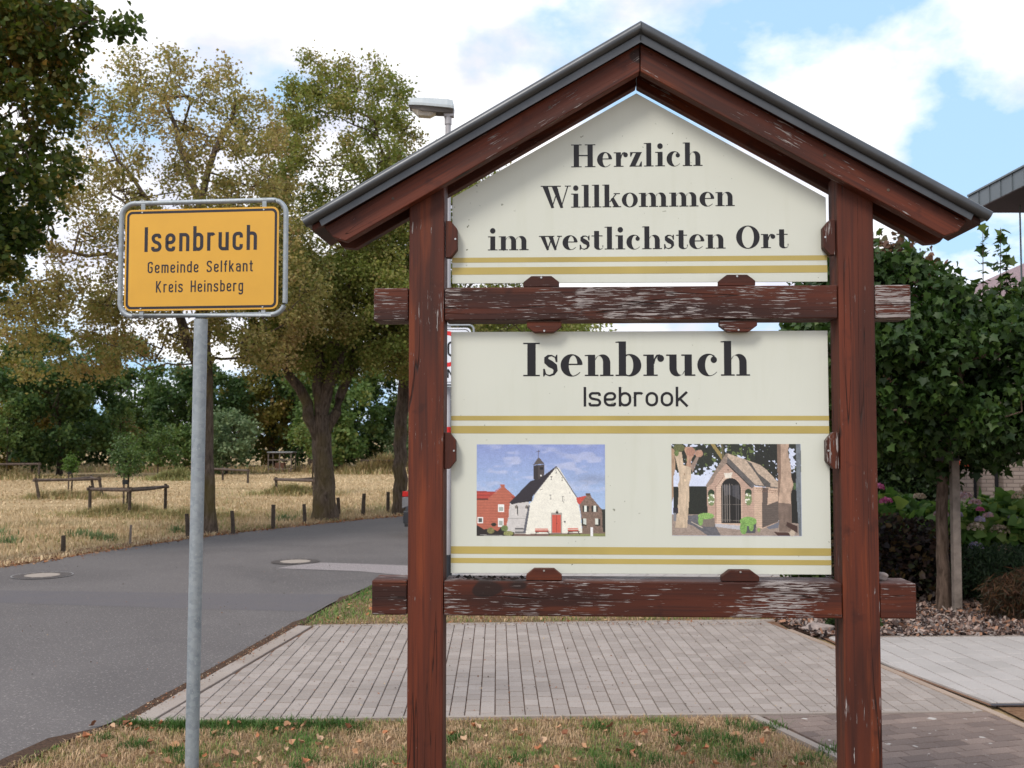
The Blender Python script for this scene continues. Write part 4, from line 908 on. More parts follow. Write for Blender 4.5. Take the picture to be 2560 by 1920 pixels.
# ------------------------------------------------------------------ parked car (seen behind the left post)
def car():
    t = thing('parked_car', 'dark grey car seen from behind, mostly hidden by the left post', 'car', (-1.18, 17.35, 0), R(-20)); t.scale = (.78, .78, .78)
    paint = simple('dark_grey_car_paint', (.05, .052, .058), .3, .6, .05, 3, .6); glass = simple('dark_car_glass', (.02, .022, .026), .1, 0, .05, 3, .8)
    red = simple('red_tail_lens', (.42, .012, .012), .18); tyre = simple('tyre_rubber', (.015, .015, .016), .8); trim = M['black']
    def prof(w, zb, zs, zr, wr): return [(-w*.94, zb), (-w, zb+.12), (-w, zs*.72), (-w*.97, zs), (-wr, zr-.05), (-wr*.85, zr), (wr*.85, zr), (wr, zr-.05), (w*.97, zs), (w, zs*.72), (w, zb+.12), (w*.94, zb)]
    secs = [(0, prof(.80, .34, .86, .90, .70)), (.06, prof(.86, .28, .92, 1.0, .68)), (.22, prof(.88, .24, .94, 1.36, .60)), (.5, prof(.89, .22, .95, 1.50, .60)), (1.4, prof(.90, .20, .93, 1.55, .60)), (2.4, prof(.90, .20, .93, 1.50, .58)), (3.1, prof(.89, .20, .92, 1.05, .64)), (3.9, prof(.87, .22, .84, .90, .7)), (4.25, prof(.76, .32, .62, .66, .6))]
    n = 12; V = []; F = []
    for y, P in secs: V += [(x, y, z) for x, z in P]
    for i in range(len(secs)-1):
        for j in range(n): F.append((i*n+j, (i+1)*n+j, (i+1)*n+(j+1) % n, i*n+(j+1) % n))
    F += [tuple(range(n)), tuple((len(secs)-1)*n+j for j in range(n))[::-1]]
    MB().add(V, F).build('body', paint, t, smooth=True)
    MB().add([(-.58, .085, 1.02), (.58, .085, 1.02), (.5, .245, 1.36), (-.5, .245, 1.36)], [(0, 1, 2, 3)]).build('rear_window', glass, t)
    for sg in (-1, 1):
        MB().prism([(sg*.875, .97), (sg*.70, .96), (sg*.71, .86), (sg*.882, .85)], -.005, .14, 0, .01).build('tail_light', red, t); MB().prism([(sg*.884, .84), (sg*.71, .85), (sg*.73, .66), (sg*.884, .60)], -.004, .14, 0, .01).build('clear_lens', simple('smoked_lens', (.16, .16, .17), .3), t)
        MB().box(*sorted((sg*.55, sg*.80)), -.03, .03, .40, .45, 0, .005).build('reflector', red, t)
        for y in (.75, 3.3):
            m = MB(); m.tube([(sg*.70, y, .32), (sg*.905, y, .32)], .325, 28); w = m.build('wheel', tyre, t, smooth=True)
            MB().tube([(sg*.85, y, .32), (sg*.912, y, .32)], .2, 20).build('rim', M['lamp_grey'], w)
        MB().box(*sorted((sg*.84, sg*1.0)), 2.55, 2.65, .96, 1.08, 0, .02).build('mirror', paint, t)
        MB().add([(sg*.90, .75, 1.0), (sg*.90, 2.7, .98), (sg*.68, 2.3, 1.40), (sg*.67, .75, 1.40)], [(0, 1, 2, 3)]).build('side_window', glass, t)
    MB().box(-.84, .84, -.06, .08, .28, .56, 0, .03).build('bumper', paint, t); MB().box(-.8, .8, -.062, .05, .22, .30, 0, .01).build('lower_trim', trim, t)
    MB().box(-.27, .27, -.012, .012, .60, .72, 0, .002).build('number_plate', M['white'], t)
car()

# ------------------------------------------------------------------ trees
def unit(v): return v/np.maximum(np.linalg.norm(v, axis=-1, keepdims=True), 1e-9)
DIAMOND = (np.array([[0, 0], [.42, .42], [0, 1], [-.42, .42]]), np.array([[0, 1, 2, 3]]))
HEART = (np.array([[0, 0], [.42, -.02], [.5, .36], [0, 1.0], [-.5, .36], [-.42, -.02]]), np.array([[0, 1, 2, 3], [0, 3, 4, 5]]))
MAPLE = (np.array([[0, 0], [.36, -.06], [.34, .14], [.60, .40], [.34, .44], [.20, .62], [0, 1.0], [-.20, .62], [-.34, .44], [-.60, .40], [-.34, .14], [-.36, -.06]]), None)
def leaf_mesh(name, C, size, palette, tmpl, mat, parent, seed=0, droop=.5, clump=None, fold=.25, axis=None, up=.5):
    r = np.random.default_rng(seed); n = len(C)
    T, F = tmpl
    if F is None: F = np.array([[0, i, i+1] for i in range(1, len(T)-1)])
    d = unit(r.normal(size=(n, 3))*np.array([1, 1, .6])+np.array([0, 0, -droop])) if axis is None else unit(axis+r.normal(size=(n, 3))*.35)
    nn = unit(r.normal(size=(n, 3))+np.array([0, 0, up])); s = unit(np.cross(d, nn)); nrm = np.cross(s, d)
    sz = (size*(.5+.9*r.random(n)))[:, None]
    V = np.empty((n, len(T), 3))
    for k, (a, b) in enumerate(T): V[:, k] = C+s*sz*a+d*sz*b+nrm*sz*(-abs(a)*fold-(b-.5)**2*.15)
    pal = np.array(palette); idx = r.integers(0, len(pal), n)
    if clump is not None:   # neighbouring leaves share their season: kind and colour drift over the crown
        idx = np.clip(((clump*.65+r.random(n)*.35)*len(pal)).astype(int), 0, len(pal)-1)
    col = pal[idx]*(1+.28*(r.random((n, 1))-.5))
    FF = (F[None]+np.arange(n)[:, None, None]*len(T)).reshape(-1, F.shape[1])
    return mk(name, V.reshape(-1, 3), FF, mat, parent, col=np.repeat(col, len(T), axis=0))
def skeleton(roots, att, step=.3, seed=0, sag=.0, wig=.05):
    """grow a branch from the nearest existing node to every attractor"""
    r = np.random.default_rng(seed); P = [np.array(p, float) for p, _ in roots]; par = [q for _, q in roots]
    k0 = len(P); start = P[-1]; order = np.argsort([np.min([np.linalg.norm(a-p) for p in P]) for a in att]); tips = []
    buf = np.zeros((20000, 3)); buf[:len(P)] = P; n = len(P)
    depth = np.zeros(20000)
    for i in order:
        a = att[i]; D = np.linalg.norm(buf[:n]-a, axis=1)+.25*np.maximum(0, buf[:n, 2]-a[2])+.02*depth[:n]
        j = int(np.argmin(D)); b = buf[j].copy(); L = np.linalg.norm(a-b); m = max(1, int(L/step)); prev = j
        bend = r.normal(size=3)*L*wig; bend[2] += L*.10
        for k in range(1, m+1):
            t = k/m; q = b*(1-t)+a*t+bend*4*t*(1-t); buf[n] = q+r.normal(size=3)*.012; buf[n, 2] -= sag*t*t*L; par.append(prev); depth[n] = depth[prev]+1; prev = n; n += 1
            if n > 19990: break
        tips.append(prev)
        if n > 19900: break
    return buf[:n], par, tips
def tubes_from(P, par, rad, sel, name, mat, parent, sides=6):
    idx = [i for i in sel if par[i] >= 0]
    A = P[[par[i] for i in idx]]; B = P[idx]; ra = np.array([min(rad[par[i]], rad[i]*1.25) for i in idx]); rb = np.array([rad[i] for i in idx])
    d = unit(B-A); ref = np.where(np.abs(d[:, 2:3]) > .9, np.array([[1., 0, 0]]), np.array([[0, 0, 1.]])); a = unit(np.cross(ref, d)); b = np.cross(d, a)
    V = np.empty((len(idx), 2*sides, 3))
    for k in range(sides):
        t = 2*math.pi*k/sides; V[:, k] = A-d*.2*ra[:, None]+(a*math.cos(t)+b*math.sin(t))*ra[:, None]; V[:, sides+k] = B+(a*math.cos(t)+b*math.sin(t))*rb[:, None]
    F = np.array([[k, (k+1) % sides, sides+(k+1) % sides, sides+k] for k in range(sides)])
    FF = (F[None]+np.arange(len(idx))[:, None, None]*2*sides).reshape(-1, 4)
    return mk(name, V.reshape(-1, 3), FF, mat, parent, smooth=True)
def in_ellipsoids(E, n, r, shell=.0):
    out = []; w = np.array([e[1][0]*e[1][1]*e[1][2]*(e[2] if len(e) > 2 else 1) for e in E]); w = w/w.sum()
    for _ in range(n):
        e = E[r.choice(len(E), p=w)]; q = unit(r.normal(size=3))*(shell+(1-shell)*r.random())**(1/2.2); out.append(np.array(e[0])+q*np.array(e[1]))
    return np.array(out)
def tree(name, label, trunk, tr, E, natt, nleaf, lsize, pal, seed, tmpl=DIAMOND, spread=.2, bark_='bark', lmat='leaf', group=None, sag=0, limbs=(), droop=.5, step=.3, rmin=.0045, cat='tree', hang=1.0, rpow=2.35, shell=.25, fn='crown', crown_only=False, r0=None):
    r = np.random.default_rng(seed); base = np.array(trunk[0], float)
    t = thing(name, label, cat, tuple(base), 0, group)
    loc = lambda p: np.array(p, float)-base
    E = [(loc(e[0]),)+tuple(e[1:]) for e in E]
    # main stem: lofted with a flared, slightly fluted base
    TP = np.array([loc(p) for p in trunk]); dd = np.r_[0, np.cumsum(np.linalg.norm(np.diff(TP, axis=0), axis=1))]; ts = np.linspace(0, dd[-1], 14)
    def catm(x):  return np.interp(ts, dd, x)
    TT = np.c_[catm(TP[:, 0]), catm(TP[:, 1]), catm(TP[:, 2])]; TT[1:-1, :2] += r.normal(size=(12, 2))*tr[0]*.10
    ft = ts/dd[-1]; rad_t = tr[0]*(1-ft)+tr[1]*ft; rad_t = rad_t*(1+.38*np.exp(-ts/(.28)))
    V = []; n = 16; ph = r.random(5)*6
    for i, (p, q) in enumerate(zip(TT, rad_t)):
        for j in range(n):
            a = 2*math.pi*j/n; k = 1+(0.06+.14*math.exp(-ts[i]/.35))*math.sin(3*a+ph[0]+ts[i]*.4)+.05*math.sin(7*a+ph[1]+ts[i]*1.7); V.append((p[0]+math.cos(a)*q*k, p[1]+math.sin(a)*q*k, p[2]-(.08 if i == 0 else 0)))
    F = [(i*n+j, i*n+(j+1) % n, (i+1)*n+(j+1) % n, (i+1)*n+j) for i in range(13) for j in range(n)]
    mk('trunk', V, F, M[bark_], t, smooth=True)
    roots = [(p, i-1) for i, p in enumerate(TT)]; rt = list(rad_t)
    for lb in limbs:   # explicit big limbs: (index on trunk 0..1, points, radius start, radius end)
        j = int(round(lb[0]*13)); pts = [TT[j]]+[loc(p) for p in lb[1]]; prev = j; seg = []
        L2 = np.array(pts); d2 = np.r_[0, np.cumsum(np.linalg.norm(np.diff(L2, axis=0), axis=1))]; k2 = max(4, int(d2[-1]/.3)); t2 = np.linspace(0, d2[-1], k2+1)
        Q = np.c_[[np.interp(t2, d2, L2[:, c]) for c in range(3)]].T; Q[1:-1] += r.normal(size=(k2-1, 3))*.03
        rr_ = lb[2]+(lb[3]-lb[2])*t2/d2[-1]
        MB().tube([tuple(q) for q in Q], [float(x) for x in rr_], 10).build('limb', M[bark_], t, smooth=True)
        for q, x in zip(Q[1:], rr_[1:]): roots.append((q, prev)); rt.append(x); prev = len(roots)-1
    att = in_ellipsoids(E, natt, r, shell)
    P, par, tips = skeleton(roots, att, step, seed, sag)
    cnt = np.zeros(len(P)); 
    for k in tips: cnt[k] += 1
    for i in range(len(P)-1, 0, -1):
        if par[i] >= 0: cnt[par[i]] += cnt[i]
    rad = rmin*np.maximum(cnt, 1)**(1/rpow)
    nr = len(roots)
    tubes_from(P, par, rad, range(nr, len(P)), 'branches', M[bark_], t, 5)
    # leaves hang round the last nodes of each twig
    cand = [i for i in range(nr, len(P)) if cnt[i] <= 3]; w = np.array([1.0 if cnt[i] <= 1 else .5 for i in cand]); w /= w.sum()
    pick = r.choice(len(cand), nleaf, p=w); base_p = P[np.array(cand)[pick]]
    pa = P[np.array([par[c] for c in cand])[pick]]; tt = r.random((nleaf, 1)); C = base_p*tt+pa*(1-tt)
    C = C+r.normal(size=(nleaf, 3))*np.array([spread, spread, spread*.9]); C[:, 2] -= spread*.3*hang
    g = unit(np.array([1.3, .7, 1.1])); cl = .5+.5*np.sin(C[:, 0]*1.9+seed)*np.sin(C[:, 2]*1.6+seed*2)*np.cos(C[:, 1]*1.7); cl = np.clip(cl+.18*r.normal(size=nleaf), 0, .999)
    leaf_mesh(fn, C, lsize, pal, tmpl, M[lmat], t, seed, droop, cl)
    return t

OLIVE = [(.125, .175, .036), (.17, .21, .045), (.215, .235, .06), (.26, .24, .07), (.30, .235, .085)]
RUSTY = [(.17, .195, .05), (.24, .235, .07), (.31, .265, .09), (.36, .285, .11), (.33, .225, .10)]
DEEP = [(.036, .068, .012), (.055, .088, .016), (.085, .11, .02), (.17, .15, .032), (.32, .19, .045)]
G1 = [(.028, .062, .018), (.042, .082, .022), (.062, .105, .028), (.09, .125, .032)]
G2 = [(.07, .125, .032), (.09, .15, .04), (.115, .17, .045), (.15, .17, .045)]
G3 = [(.12, .125, .026), (.15, .14, .03), (.19, .155, .032), (.22, .15, .045)]
SILV = [(.10, .16, .07), (.13, .19, .09), (.16, .21, .10), (.08, .125, .05)]

# three roadside limes beyond the road and a near one leaning in from the left
tree('lime_tree', 'sparse rusty-leaved lime tree rising behind the yellow town sign', [(-5.3, 18.4, 0), (-5.36, 18.4, 2.2), (-5.45, 18.4, 4.2), (-5.5, 18.4, 5.7)], (.135, .115),
     [((-5.95, 18.4, 6.6), (2.15, 1.9, 2.1), .8), ((-7.4, 18.0, 4.7), (2.0, 1.6, 1.5), .8), ((-4.6, 18.3, 4.6), (1.5, 1.5, 1.9), 1.3), ((-7.3, 17.8, 3.5), (2.1, 1.4, .9), .8), ((-6.0, 18.0, 3.6), (1.3, 1.3, .9), 1)], 1000, 72000, .055, RUSTY, 11, sag=.06, spread=.105,
     limbs=((.45, [(-5.62, 18.3, 3.2), (-5.95, 18.2, 4.3)], .11, .06), (.8, [(-6.2, 18.3, 5.6), (-6.9, 18.2, 6.5)], .06, .03), (.98, [(-5.3, 18.4, 6.6), (-4.9, 18.4, 7.6)], .07, .03), (.98, [(-5.8, 18.4, 6.6), (-6.2, 18.5, 7.7)], .07, .03), (.72, [(-6.6, 18.1, 4.7), (-7.9, 17.9, 4.9)], .05, .025)), group='lime trees along the far side of the road')
tree('lime_tree', 'many-stemmed yellow-green lime tree left of the welcome board roof', [(-3.78, 21.5, 0), (-3.85, 21.5, 1.3), (-3.9, 21.5, 2.1)], (.215, .18),
     [((-3.5, 21.5, 6.6), (1.9, 1.8, 3.2)), ((-2.6, 21.5, 5.6), (1.2, 1.4, 1.9), 1), ((-3.3, 21.3, 4.2), (2.3, 1.9, 1.35), 1.4), ((-4.8, 21.0, 4.4), (1.3, 1.3, 1.5), 1.2)], 1050, 125000, .060, OLIVE, 23, sag=.03, spread=.12,
     limbs=((.7, [(-4.35, 21.4, 2.7), (-4.75, 21.3, 3.4), (-5.25, 21.2, 4.0)], .14, .06), (.99, [(-3.95, 21.5, 3.2), (-4.1, 21.6, 5.2)], .13, .06), (.99, [(-3.6, 21.4, 3.0), (-3.35, 21.4, 4.2), (-3.2, 21.4, 6.4)], .14, .05), (.8, [(-3.5, 21.7, 2.6), (-3.25, 21.8, 3.6), (-2.4, 21.8, 4.6)], .12, .05)), group='lime trees along the far side of the road')
tree('lime_tree', 'olive-green lime tree standing directly behind the left post of the board', [(-2.40, 22.9, 0), (-2.42, 22.9, 1.8), (-2.3, 22.9, 3.2)], (.15, .13),
     [((-1.3, 22.9, 5.6), (1.9, 1.9, 2.5)), ((-.9, 22.9, 3.9), (2.7, 1.8, 1.2), 1.1)], 600, 60000, .064, OLIVE, 37, sag=.03, spread=.14,
     limbs=((.9, [(-1.9, 22.9, 3.9), (-1.2, 22.9, 5.2)], .12, .05), (.9, [(-2.6, 22.9, 4.2), (-2.5, 22.9, 5.6)], .11, .05)), group='lime trees along the far side of the road')
tree('lime_tree', 'dense dark-leaved lime tree hanging in from the left edge', [(-7.5, 13.9, 0), (-7.45, 13.9, 2.5), (-7.4, 13.9, 5.0)], (.26, .18),
     [((-7.45, 13.9, 6.2), (1.62, 1.6, 2.6)), ((-6.65, 13.7, 7.3), (1.15, 1.0, .8), .9), ((-5.65, 13.6, 7.12), (.85, .4, .22), .9), ((-6.3, 13.7, 6.6), (.5, .4, .25), 1), ((-7.6, 13.7, 4.1), (1.1, 1.2, .9), 1)], 900, 42000, .072, DEEP, 41, tmpl=HEART, sag=.05, spread=.10,
     limbs=((.6, [(-7.0, 13.8, 4.2), (-6.6, 13.8, 5.4)], .09, .04), (.99, [(-7.1, 13.9, 6.2), (-6.4, 13.8, 7.0), (-5.5, 13.6, 7.15)], .09, .012)), group='lime trees along the far side of the road')
tree('lime_tree', 'small olive lime tree showing in the gap under the upper beam', [(.9, 30, 0), (.9, 30, 2.5)], (.2, .15), [((.85, 30, 3.9), (2.2, 2, 1.65))], 160, 12000, .10, OLIVE, 43, group='lime trees along the far side of the road', spread=.2)

# wood and bushes closing the field: each crown is its own tree
def bush(name, label, x, y, hgt, rad, pal, n, ls, seed, trunk_h=.3, group=None, natt=None, shell=.45, lobes=None, cat='bush', tmpl=DIAMOND, spread=None):
    r = np.random.default_rng(seed); E = []
    for k in range(lobes or 5):
        a = r.random()*6.28; q = r.random()*.55; zz = trunk_h+(hgt-trunk_h)*(.35+.4*r.random()); E.append(((x+math.cos(a)*rad*q, y+math.sin(a)*rad*q, zz), (rad*(.45+.25*r.random()), rad*(.45+.25*r.random()), min(zz-trunk_h*.6, hgt-zz)*(.8+.25*r.random()))))
    E.append(((x, y, trunk_h+(hgt-trunk_h)*.5), (rad*.75, rad*.75, (hgt-trunk_h)*.5)))
    return tree(name, label, [(x, y, -.05), (x+.02, y, max(.25, trunk_h)), (x, y, max(.4, hgt*.45))], (max(.03, hgt*.022), max(.015, hgt*.012)), E, natt or int(60+rad*18), n, ls, pal, seed, tmpl=tmpl, spread=spread if spread is not None else ls*1.3, bark_='bark_far', step=max(.3, rad*.2), rmin=.008, shell=shell, cat=cat, group=group)
far = [  # x, y, height, radius, palette, label
 (-27.5, 50, 6.6, 3.6, G2, 'tall mid-green tree at the far left edge of the field'),
 (-23.4, 49, 5.4, 3.0, G3, 'olive-yellow tree left of the dark round tree beyond the field'),
 (-19.3, 45, 5.2, 3.3, G1, 'big round dark-green tree on the left beyond the field'),
 (-20.6, 56, 7.6, 3.2, G2, 'loose green tree towering behind the dark round tree'),
 (-25.5, 57, 8.2, 3.4, G1, 'tall dark tree in the wood at far left'),
 (-15.6, 54, 5.6, 2.8, G1, 'dark low tree between the round tree and the sign pole'),
 (-13.0, 57, 8.4, 3.0, G3, 'yellow-green tree behind the sign pole beyond the field'),
 (-10.6, 56, 9.4, 3.1, G1, 'tall dark tree between the pole and the forked lime'),
 (-8.2, 50, 6.8, 2.5, G2, 'bright green tree just left of the forked trunk'),
 (-5.6, 56, 8.6, 3.0, G1, 'dark tree right behind the forked lime trunk'),
 (-2.6, 54, 8.0, 3.2, G1, 'dark tree right of the forked trunk near the left post'),
 (.8, 56, 6.4, 3.2, G2, 'mid-green tree hidden behind the welcome panels'),
]
for i, (x, y, hh, rr_, pal, lb) in enumerate(far):
    bush('broadleaf_tree', lb, x, y, hh, rr_, pal, 16000, .17, 100+i, .5, 'trees closing the far side of the field', cat='tree')
bush('willow_bush', 'pale silvery-green bush on the far side of the field right of the pole', -13.0, 48, 2.9, 1.75, SILV, 6000, .13, 131, .15, cat='bush')
bush('willow_bush', 'smaller pale green bush beside the silvery one, nearer the pole', -15.0, 48.5, 2.2, 1.3, G2, 3500, .13, 132, .12, cat='bush')
bush('willow_bush', 'narrow silvery bush rising from tall grass near the left post', -5.1, 50, 3.0, .9, SILV, 2500, .12, 133, .1, cat='bush')
wood = MB()
def hedge_mass():
    r = np.random.default_rng(5); n = 42000
    x = r.uniform(-42, 12, n); hgt = 3.9+.9*np.sin(x*.35+1)+.6*np.sin(x*.9); z = r.random(n)**.8*hgt; y = 60+r.random(n)*3-z*.3
    o = leaf_mesh('far_wood', np.c_[x, y, z], .26, G1, DIAMOND, M['leaf'], None, 5, .3); stuff(tag(o, 'dark mass of undergrowth closing the far side of the field', 'undergrowth'))
    r = np.random.default_rng(6); n = 30000; x = r.uniform(-60, -28, n); z = r.random(n)**.8*(7+2*np.sin(x*.4)); y = 58+r.random(n)*4
hedge_mass()

# young orchard trees, most behind rail guards
def guard(label, pts, hgt, r_=.035, lean=0):
    cx = sum(p[0] for p in pts)/len(pts); cy = sum(p[1] for p in pts)/len(pts)
    t = thing('tree_guard', label, 'tree guard', (cx, cy, 0), 0, 'low wooden rail guards in the field')
    q = [(p[0]-cx, p[1]-cy) for p in pts]; n = len(q)
    for i, p in enumerate(q):
        MB().tube([(p[0]+lean, p[1], -.05), (p[0], p[1], hgt+.03)], [r_*1.1, r_], 8).build('post', M['post'], t, smooth=True)
    for i in range(n if n > 2 else 1):
        a, b = q[i], q[(i+1) % n]; d = Vector((b[0]-a[0], b[1]-a[1], 0)).normalized()*.07
        MB().tube([(a[0]-d.x, a[1]-d.y, hgt-.04), ((a[0]+b[0])/2, (a[1]+b[1])/2, hgt-.045-.01*i), (b[0]+d.x, b[1]+d.y, hgt-.035)], [r_, r_*.9, r_], 8).build('rail', M['rail'], t, smooth=True)
guard('weathered three-post rail guard nearest the road, left of the sign pole', [(-9.22, 23.1), (-8.17, 22.6), (-7.93, 24.2)], .56, .036)
guard('leaning rail guard in grass, second from the left in the field', [(-12.9, 28.6), (-11.5, 29.4), (-12.2, 30.6)], .53, .04, .12)
guard('rail guard at the far left edge of the field in tall weeds', [(-21.6, 42.2), (-18.9, 42.2), (-20, 44)], .62, .045)
guard('rail guard between the sign pole and the forked tree', [(-11.75, 41.2), (-9.7, 38.8), (-11.2, 40.9)], .47, .04)
guard('rail guard in tall grass just left of the forked trunk', [(-6.9, 30.9), (-5.6, 29.9), (-5.9, 32)], .46, .04)
guard('rail guard in a mound of dry grass near the left post', [(-6.9, 48.6), (-4.9, 48.8), (-6, 50)], .62, .045)
def sapling(label, x, y, hgt, rad, pal, n, ls, seed, th, stake=True, tall=None):
    t = tree('young_tree', label, [(x, y, 0), (x+.03, y, hgt*.4), (x, y, hgt*.62)], (.025*max(1, hgt/2.2), .014*max(1, hgt/2.2)), [((x, y, th+(hgt-th)*.5), (rad, rad, (hgt-th)*.5)), ((x, y, th+(hgt-th)*.35), (rad*1.2, rad*1.2, (hgt-th)*.3))], 70, n, ls, pal, seed, bark_='bark_far', step=.15, rmin=.004, spread=.07*max(1, hgt/2.2), group='young trees in the field', shell=.1)
    if stake:
        s_ = thing('tree_stake', 'thin wooden stake tied to '+stake, 'stake', (x-.06, y-.03, 0), 0, 'stakes of young trees'); MB().tube([(0, 0, -.05), (0, 0, .86)], .022, 8).build('stake', M['rail'], s_)
        MB().box(-.03, .09, -.025, .03, .62, .72, 0, .006).build('tie', M['black'], s_)
sapling('young tree with narrow grey-green crown inside the nearest rail guard', -8.45, 23.2, 1.78, .38, SILV[:2]+G2, 2200, .05, 201, .75, 'the grey-green young tree in the nearest guard')
sapling('tiny bright green young tree inside the leaning rail guard', -12.35, 29.6, 1.22, .14, [(.07, .13, .02), (.09, .16, .03)], 900, .05, 202, .72, 'the tiny bright green young tree')
sapling('young green fruit tree at far left with bare lower stem', -20.4, 42.6, 3.4, 1.15, G2, 3600, .10, 203, 1.3, None)
sapling('young tree with light green crown left of the forked trunk', -5.9, 31.2, 2.4, .55, G2+[(.12, .15, .03)], 2200, .075, 204, 1.2, None)
sapling('bushy grey-green young tree with orange tips left of the pole', -17.1, 46, 3.6, 1.0, SILV[:2]+G2+[(.25, .14, .06)], 3600, .10, 205, .6, None)
sapling('dark green bushy young tree just left of the sign pole', -14.6, 43.5, 2.5, .9, G1+G2, 2800, .10, 206, .4, None)

# short wooden posts along the verge
def verge_post(p, hgt, rad, label, lean=0, m='post'):
    t = tag(MB().tube([(0, 0, -.05), (lean*.5, 0, hgt*.6), (lean, 0, hgt)], [rad*1.05, rad, rad*.95], 9).build('verge_post', M[m], None, smooth=True, loc=(p[0], p[1], 0)), label, 'post', 'short posts along the far verge')
VP = [((-5.38, 17.6), .38, .036, 'dark post immediately left of the galvanised sign pole', -.03), ((-4.80, 18.25), .385, .034, 'first short post right of the slim trunk behind the sign pole', -.03), ((-4.33, 19.2), .43, .038, 'tall dark post midway between the two lime trunks', 0),
      ((-3.99, 20.4), .365, .036, 'short post just left of the forked lime trunk', -.02), ((-3.68, 22.5), .37, .04, 'short post touching the right foot of the forked trunk', -.02), ((-3.18, 22.6), .45, .042, 'dark leaning post, first right of the forked trunk', .02),
      ((-2.80, 23.9), .42, .04, 'post between the leaning post and the third trunk', 0), ((-2.58, 24.4), .46, .042, 'post half hidden by the trunk beside the left post of the board', 0), ((-6.52, 15.4), .225, .033, 'stubby black-topped post nearest the road at left', 0)]
for p, hh, rr_, lb, ln in VP: verge_post(p, hh, rr_, lb, ln)
verge_post((-5.93, 16.45), .29, .018, 'thin pale broken stake between the stubby post and the pole', .01, 'stake')
# wire cage by the far hedge
def cage():
    t = thing('wire_cage', 'grey timber-framed wire cage at the far edge of the field', 'cage', (-11.2, 51.4, 0)); m = MB(); w = 1.1; d = .5
    for x in (-w/2, 0, w/2):
        for y in (-d, d): MB().tube([(x, y, 0), (x, y, .88)], .03, 6).build('upright', M['stake'], t)
    m = MB()
    for z in (.12, .55, .88):
        for y in (-d, d): m.tube([(-w/2-.03, y, z), (w/2+.03, y, z)], .028, 6)
        for x in (-w/2, w/2): m.tube([(x, -d, z), (x, d, z)], .028, 6)
    m.build('rail', M['stake'], t); MB().box(-w/2-.06, w/2+.06, -d-.06, d+.06, .91, .95).build('lid', simple('weathered_lid', (.30, .31, .33), .7), t)
    MB().box(-.3, .15, -.2, .2, 0, .42, 0, .03).build('rusty_bin', simple('rusty_brown', (.15, .07, .045), .8), t)
cage()

# ------------------------------------------------------------------ grass
def blades(name, P, hgt, wid, pal, seed, label, cat, bend=.5, clump=None, parent=None, lean=None):
    r = np.random.default_rng(seed); n = len(P); hgt = hgt*(.5+r.random(n)); a = r.random(n)*6.28; d = np.c_[np.cos(a), np.sin(a), np.zeros(n)]; s = np.c_[-d[:, 1], d[:, 0], np.zeros(n)]
    b = bend*(.3+r.random(n)); w = wid*(.6+.8*r.random(n)); P3 = P if P.shape[1] == 3 else np.c_[P, np.full(n, -.016)]
    mid = P3+np.c_[d[:, :2]*(hgt*b*.35)[:, None], hgt*.62]; tip = P3+np.c_[d[:, :2]*(hgt*b)[:, None], hgt*(1-.35*b)]
    V = np.stack([P3-s*w[:, None]/2, P3+s*w[:, None]/2, mid+s*w[:, None]*.4, mid-s*w[:, None]*.4, tip+s*w[:, None]*.06, tip-s*w[:, None]*.06], 1)
    F = np.array([[0, 1, 2, 3], [3, 2, 4, 5]]); FF = (F[None]+np.arange(n)[:, None, None]*6).reshape(-1, 4)
    pal = np.array(pal); k = (np.clip(clump, 0, .999)*len(pal)).astype(int) if clump is not None else r.integers(0, len(pal), n)
    col = pal[k]*(1+.5*(r.random((n, 1))-.5)); o = mk(name, V.reshape(-1, 3), FF, M['blade'], parent, col=np.repeat(col, 6, axis=0))
    stuff(o); tag(o, label, cat); return o
def vnoise(x, y, sc, seed):
    r = np.random.default_rng(seed); g = r.random((64, 64)); u = x/sc+20; v = y/sc+20; i = np.floor(u).astype(int); j = np.floor(v).astype(int); fu = u-i; fv = v-j; fu = fu*fu*(3-2*fu); fv = fv*fv*(3-2*fv); i %= 63; j %= 63
    return (g[j, i]*(1-fu)+g[j, i+1]*fu)*(1-fv)+(g[j+1, i]*(1-fu)+g[j+1, i+1]*fu)*fv
DRYG = [(.52, .37, .23), (.43, .29, .17), (.36, .25, .13), (.31, .27, .11), (.20, .235, .075), (.13, .21, .055), (.10, .20, .045)]
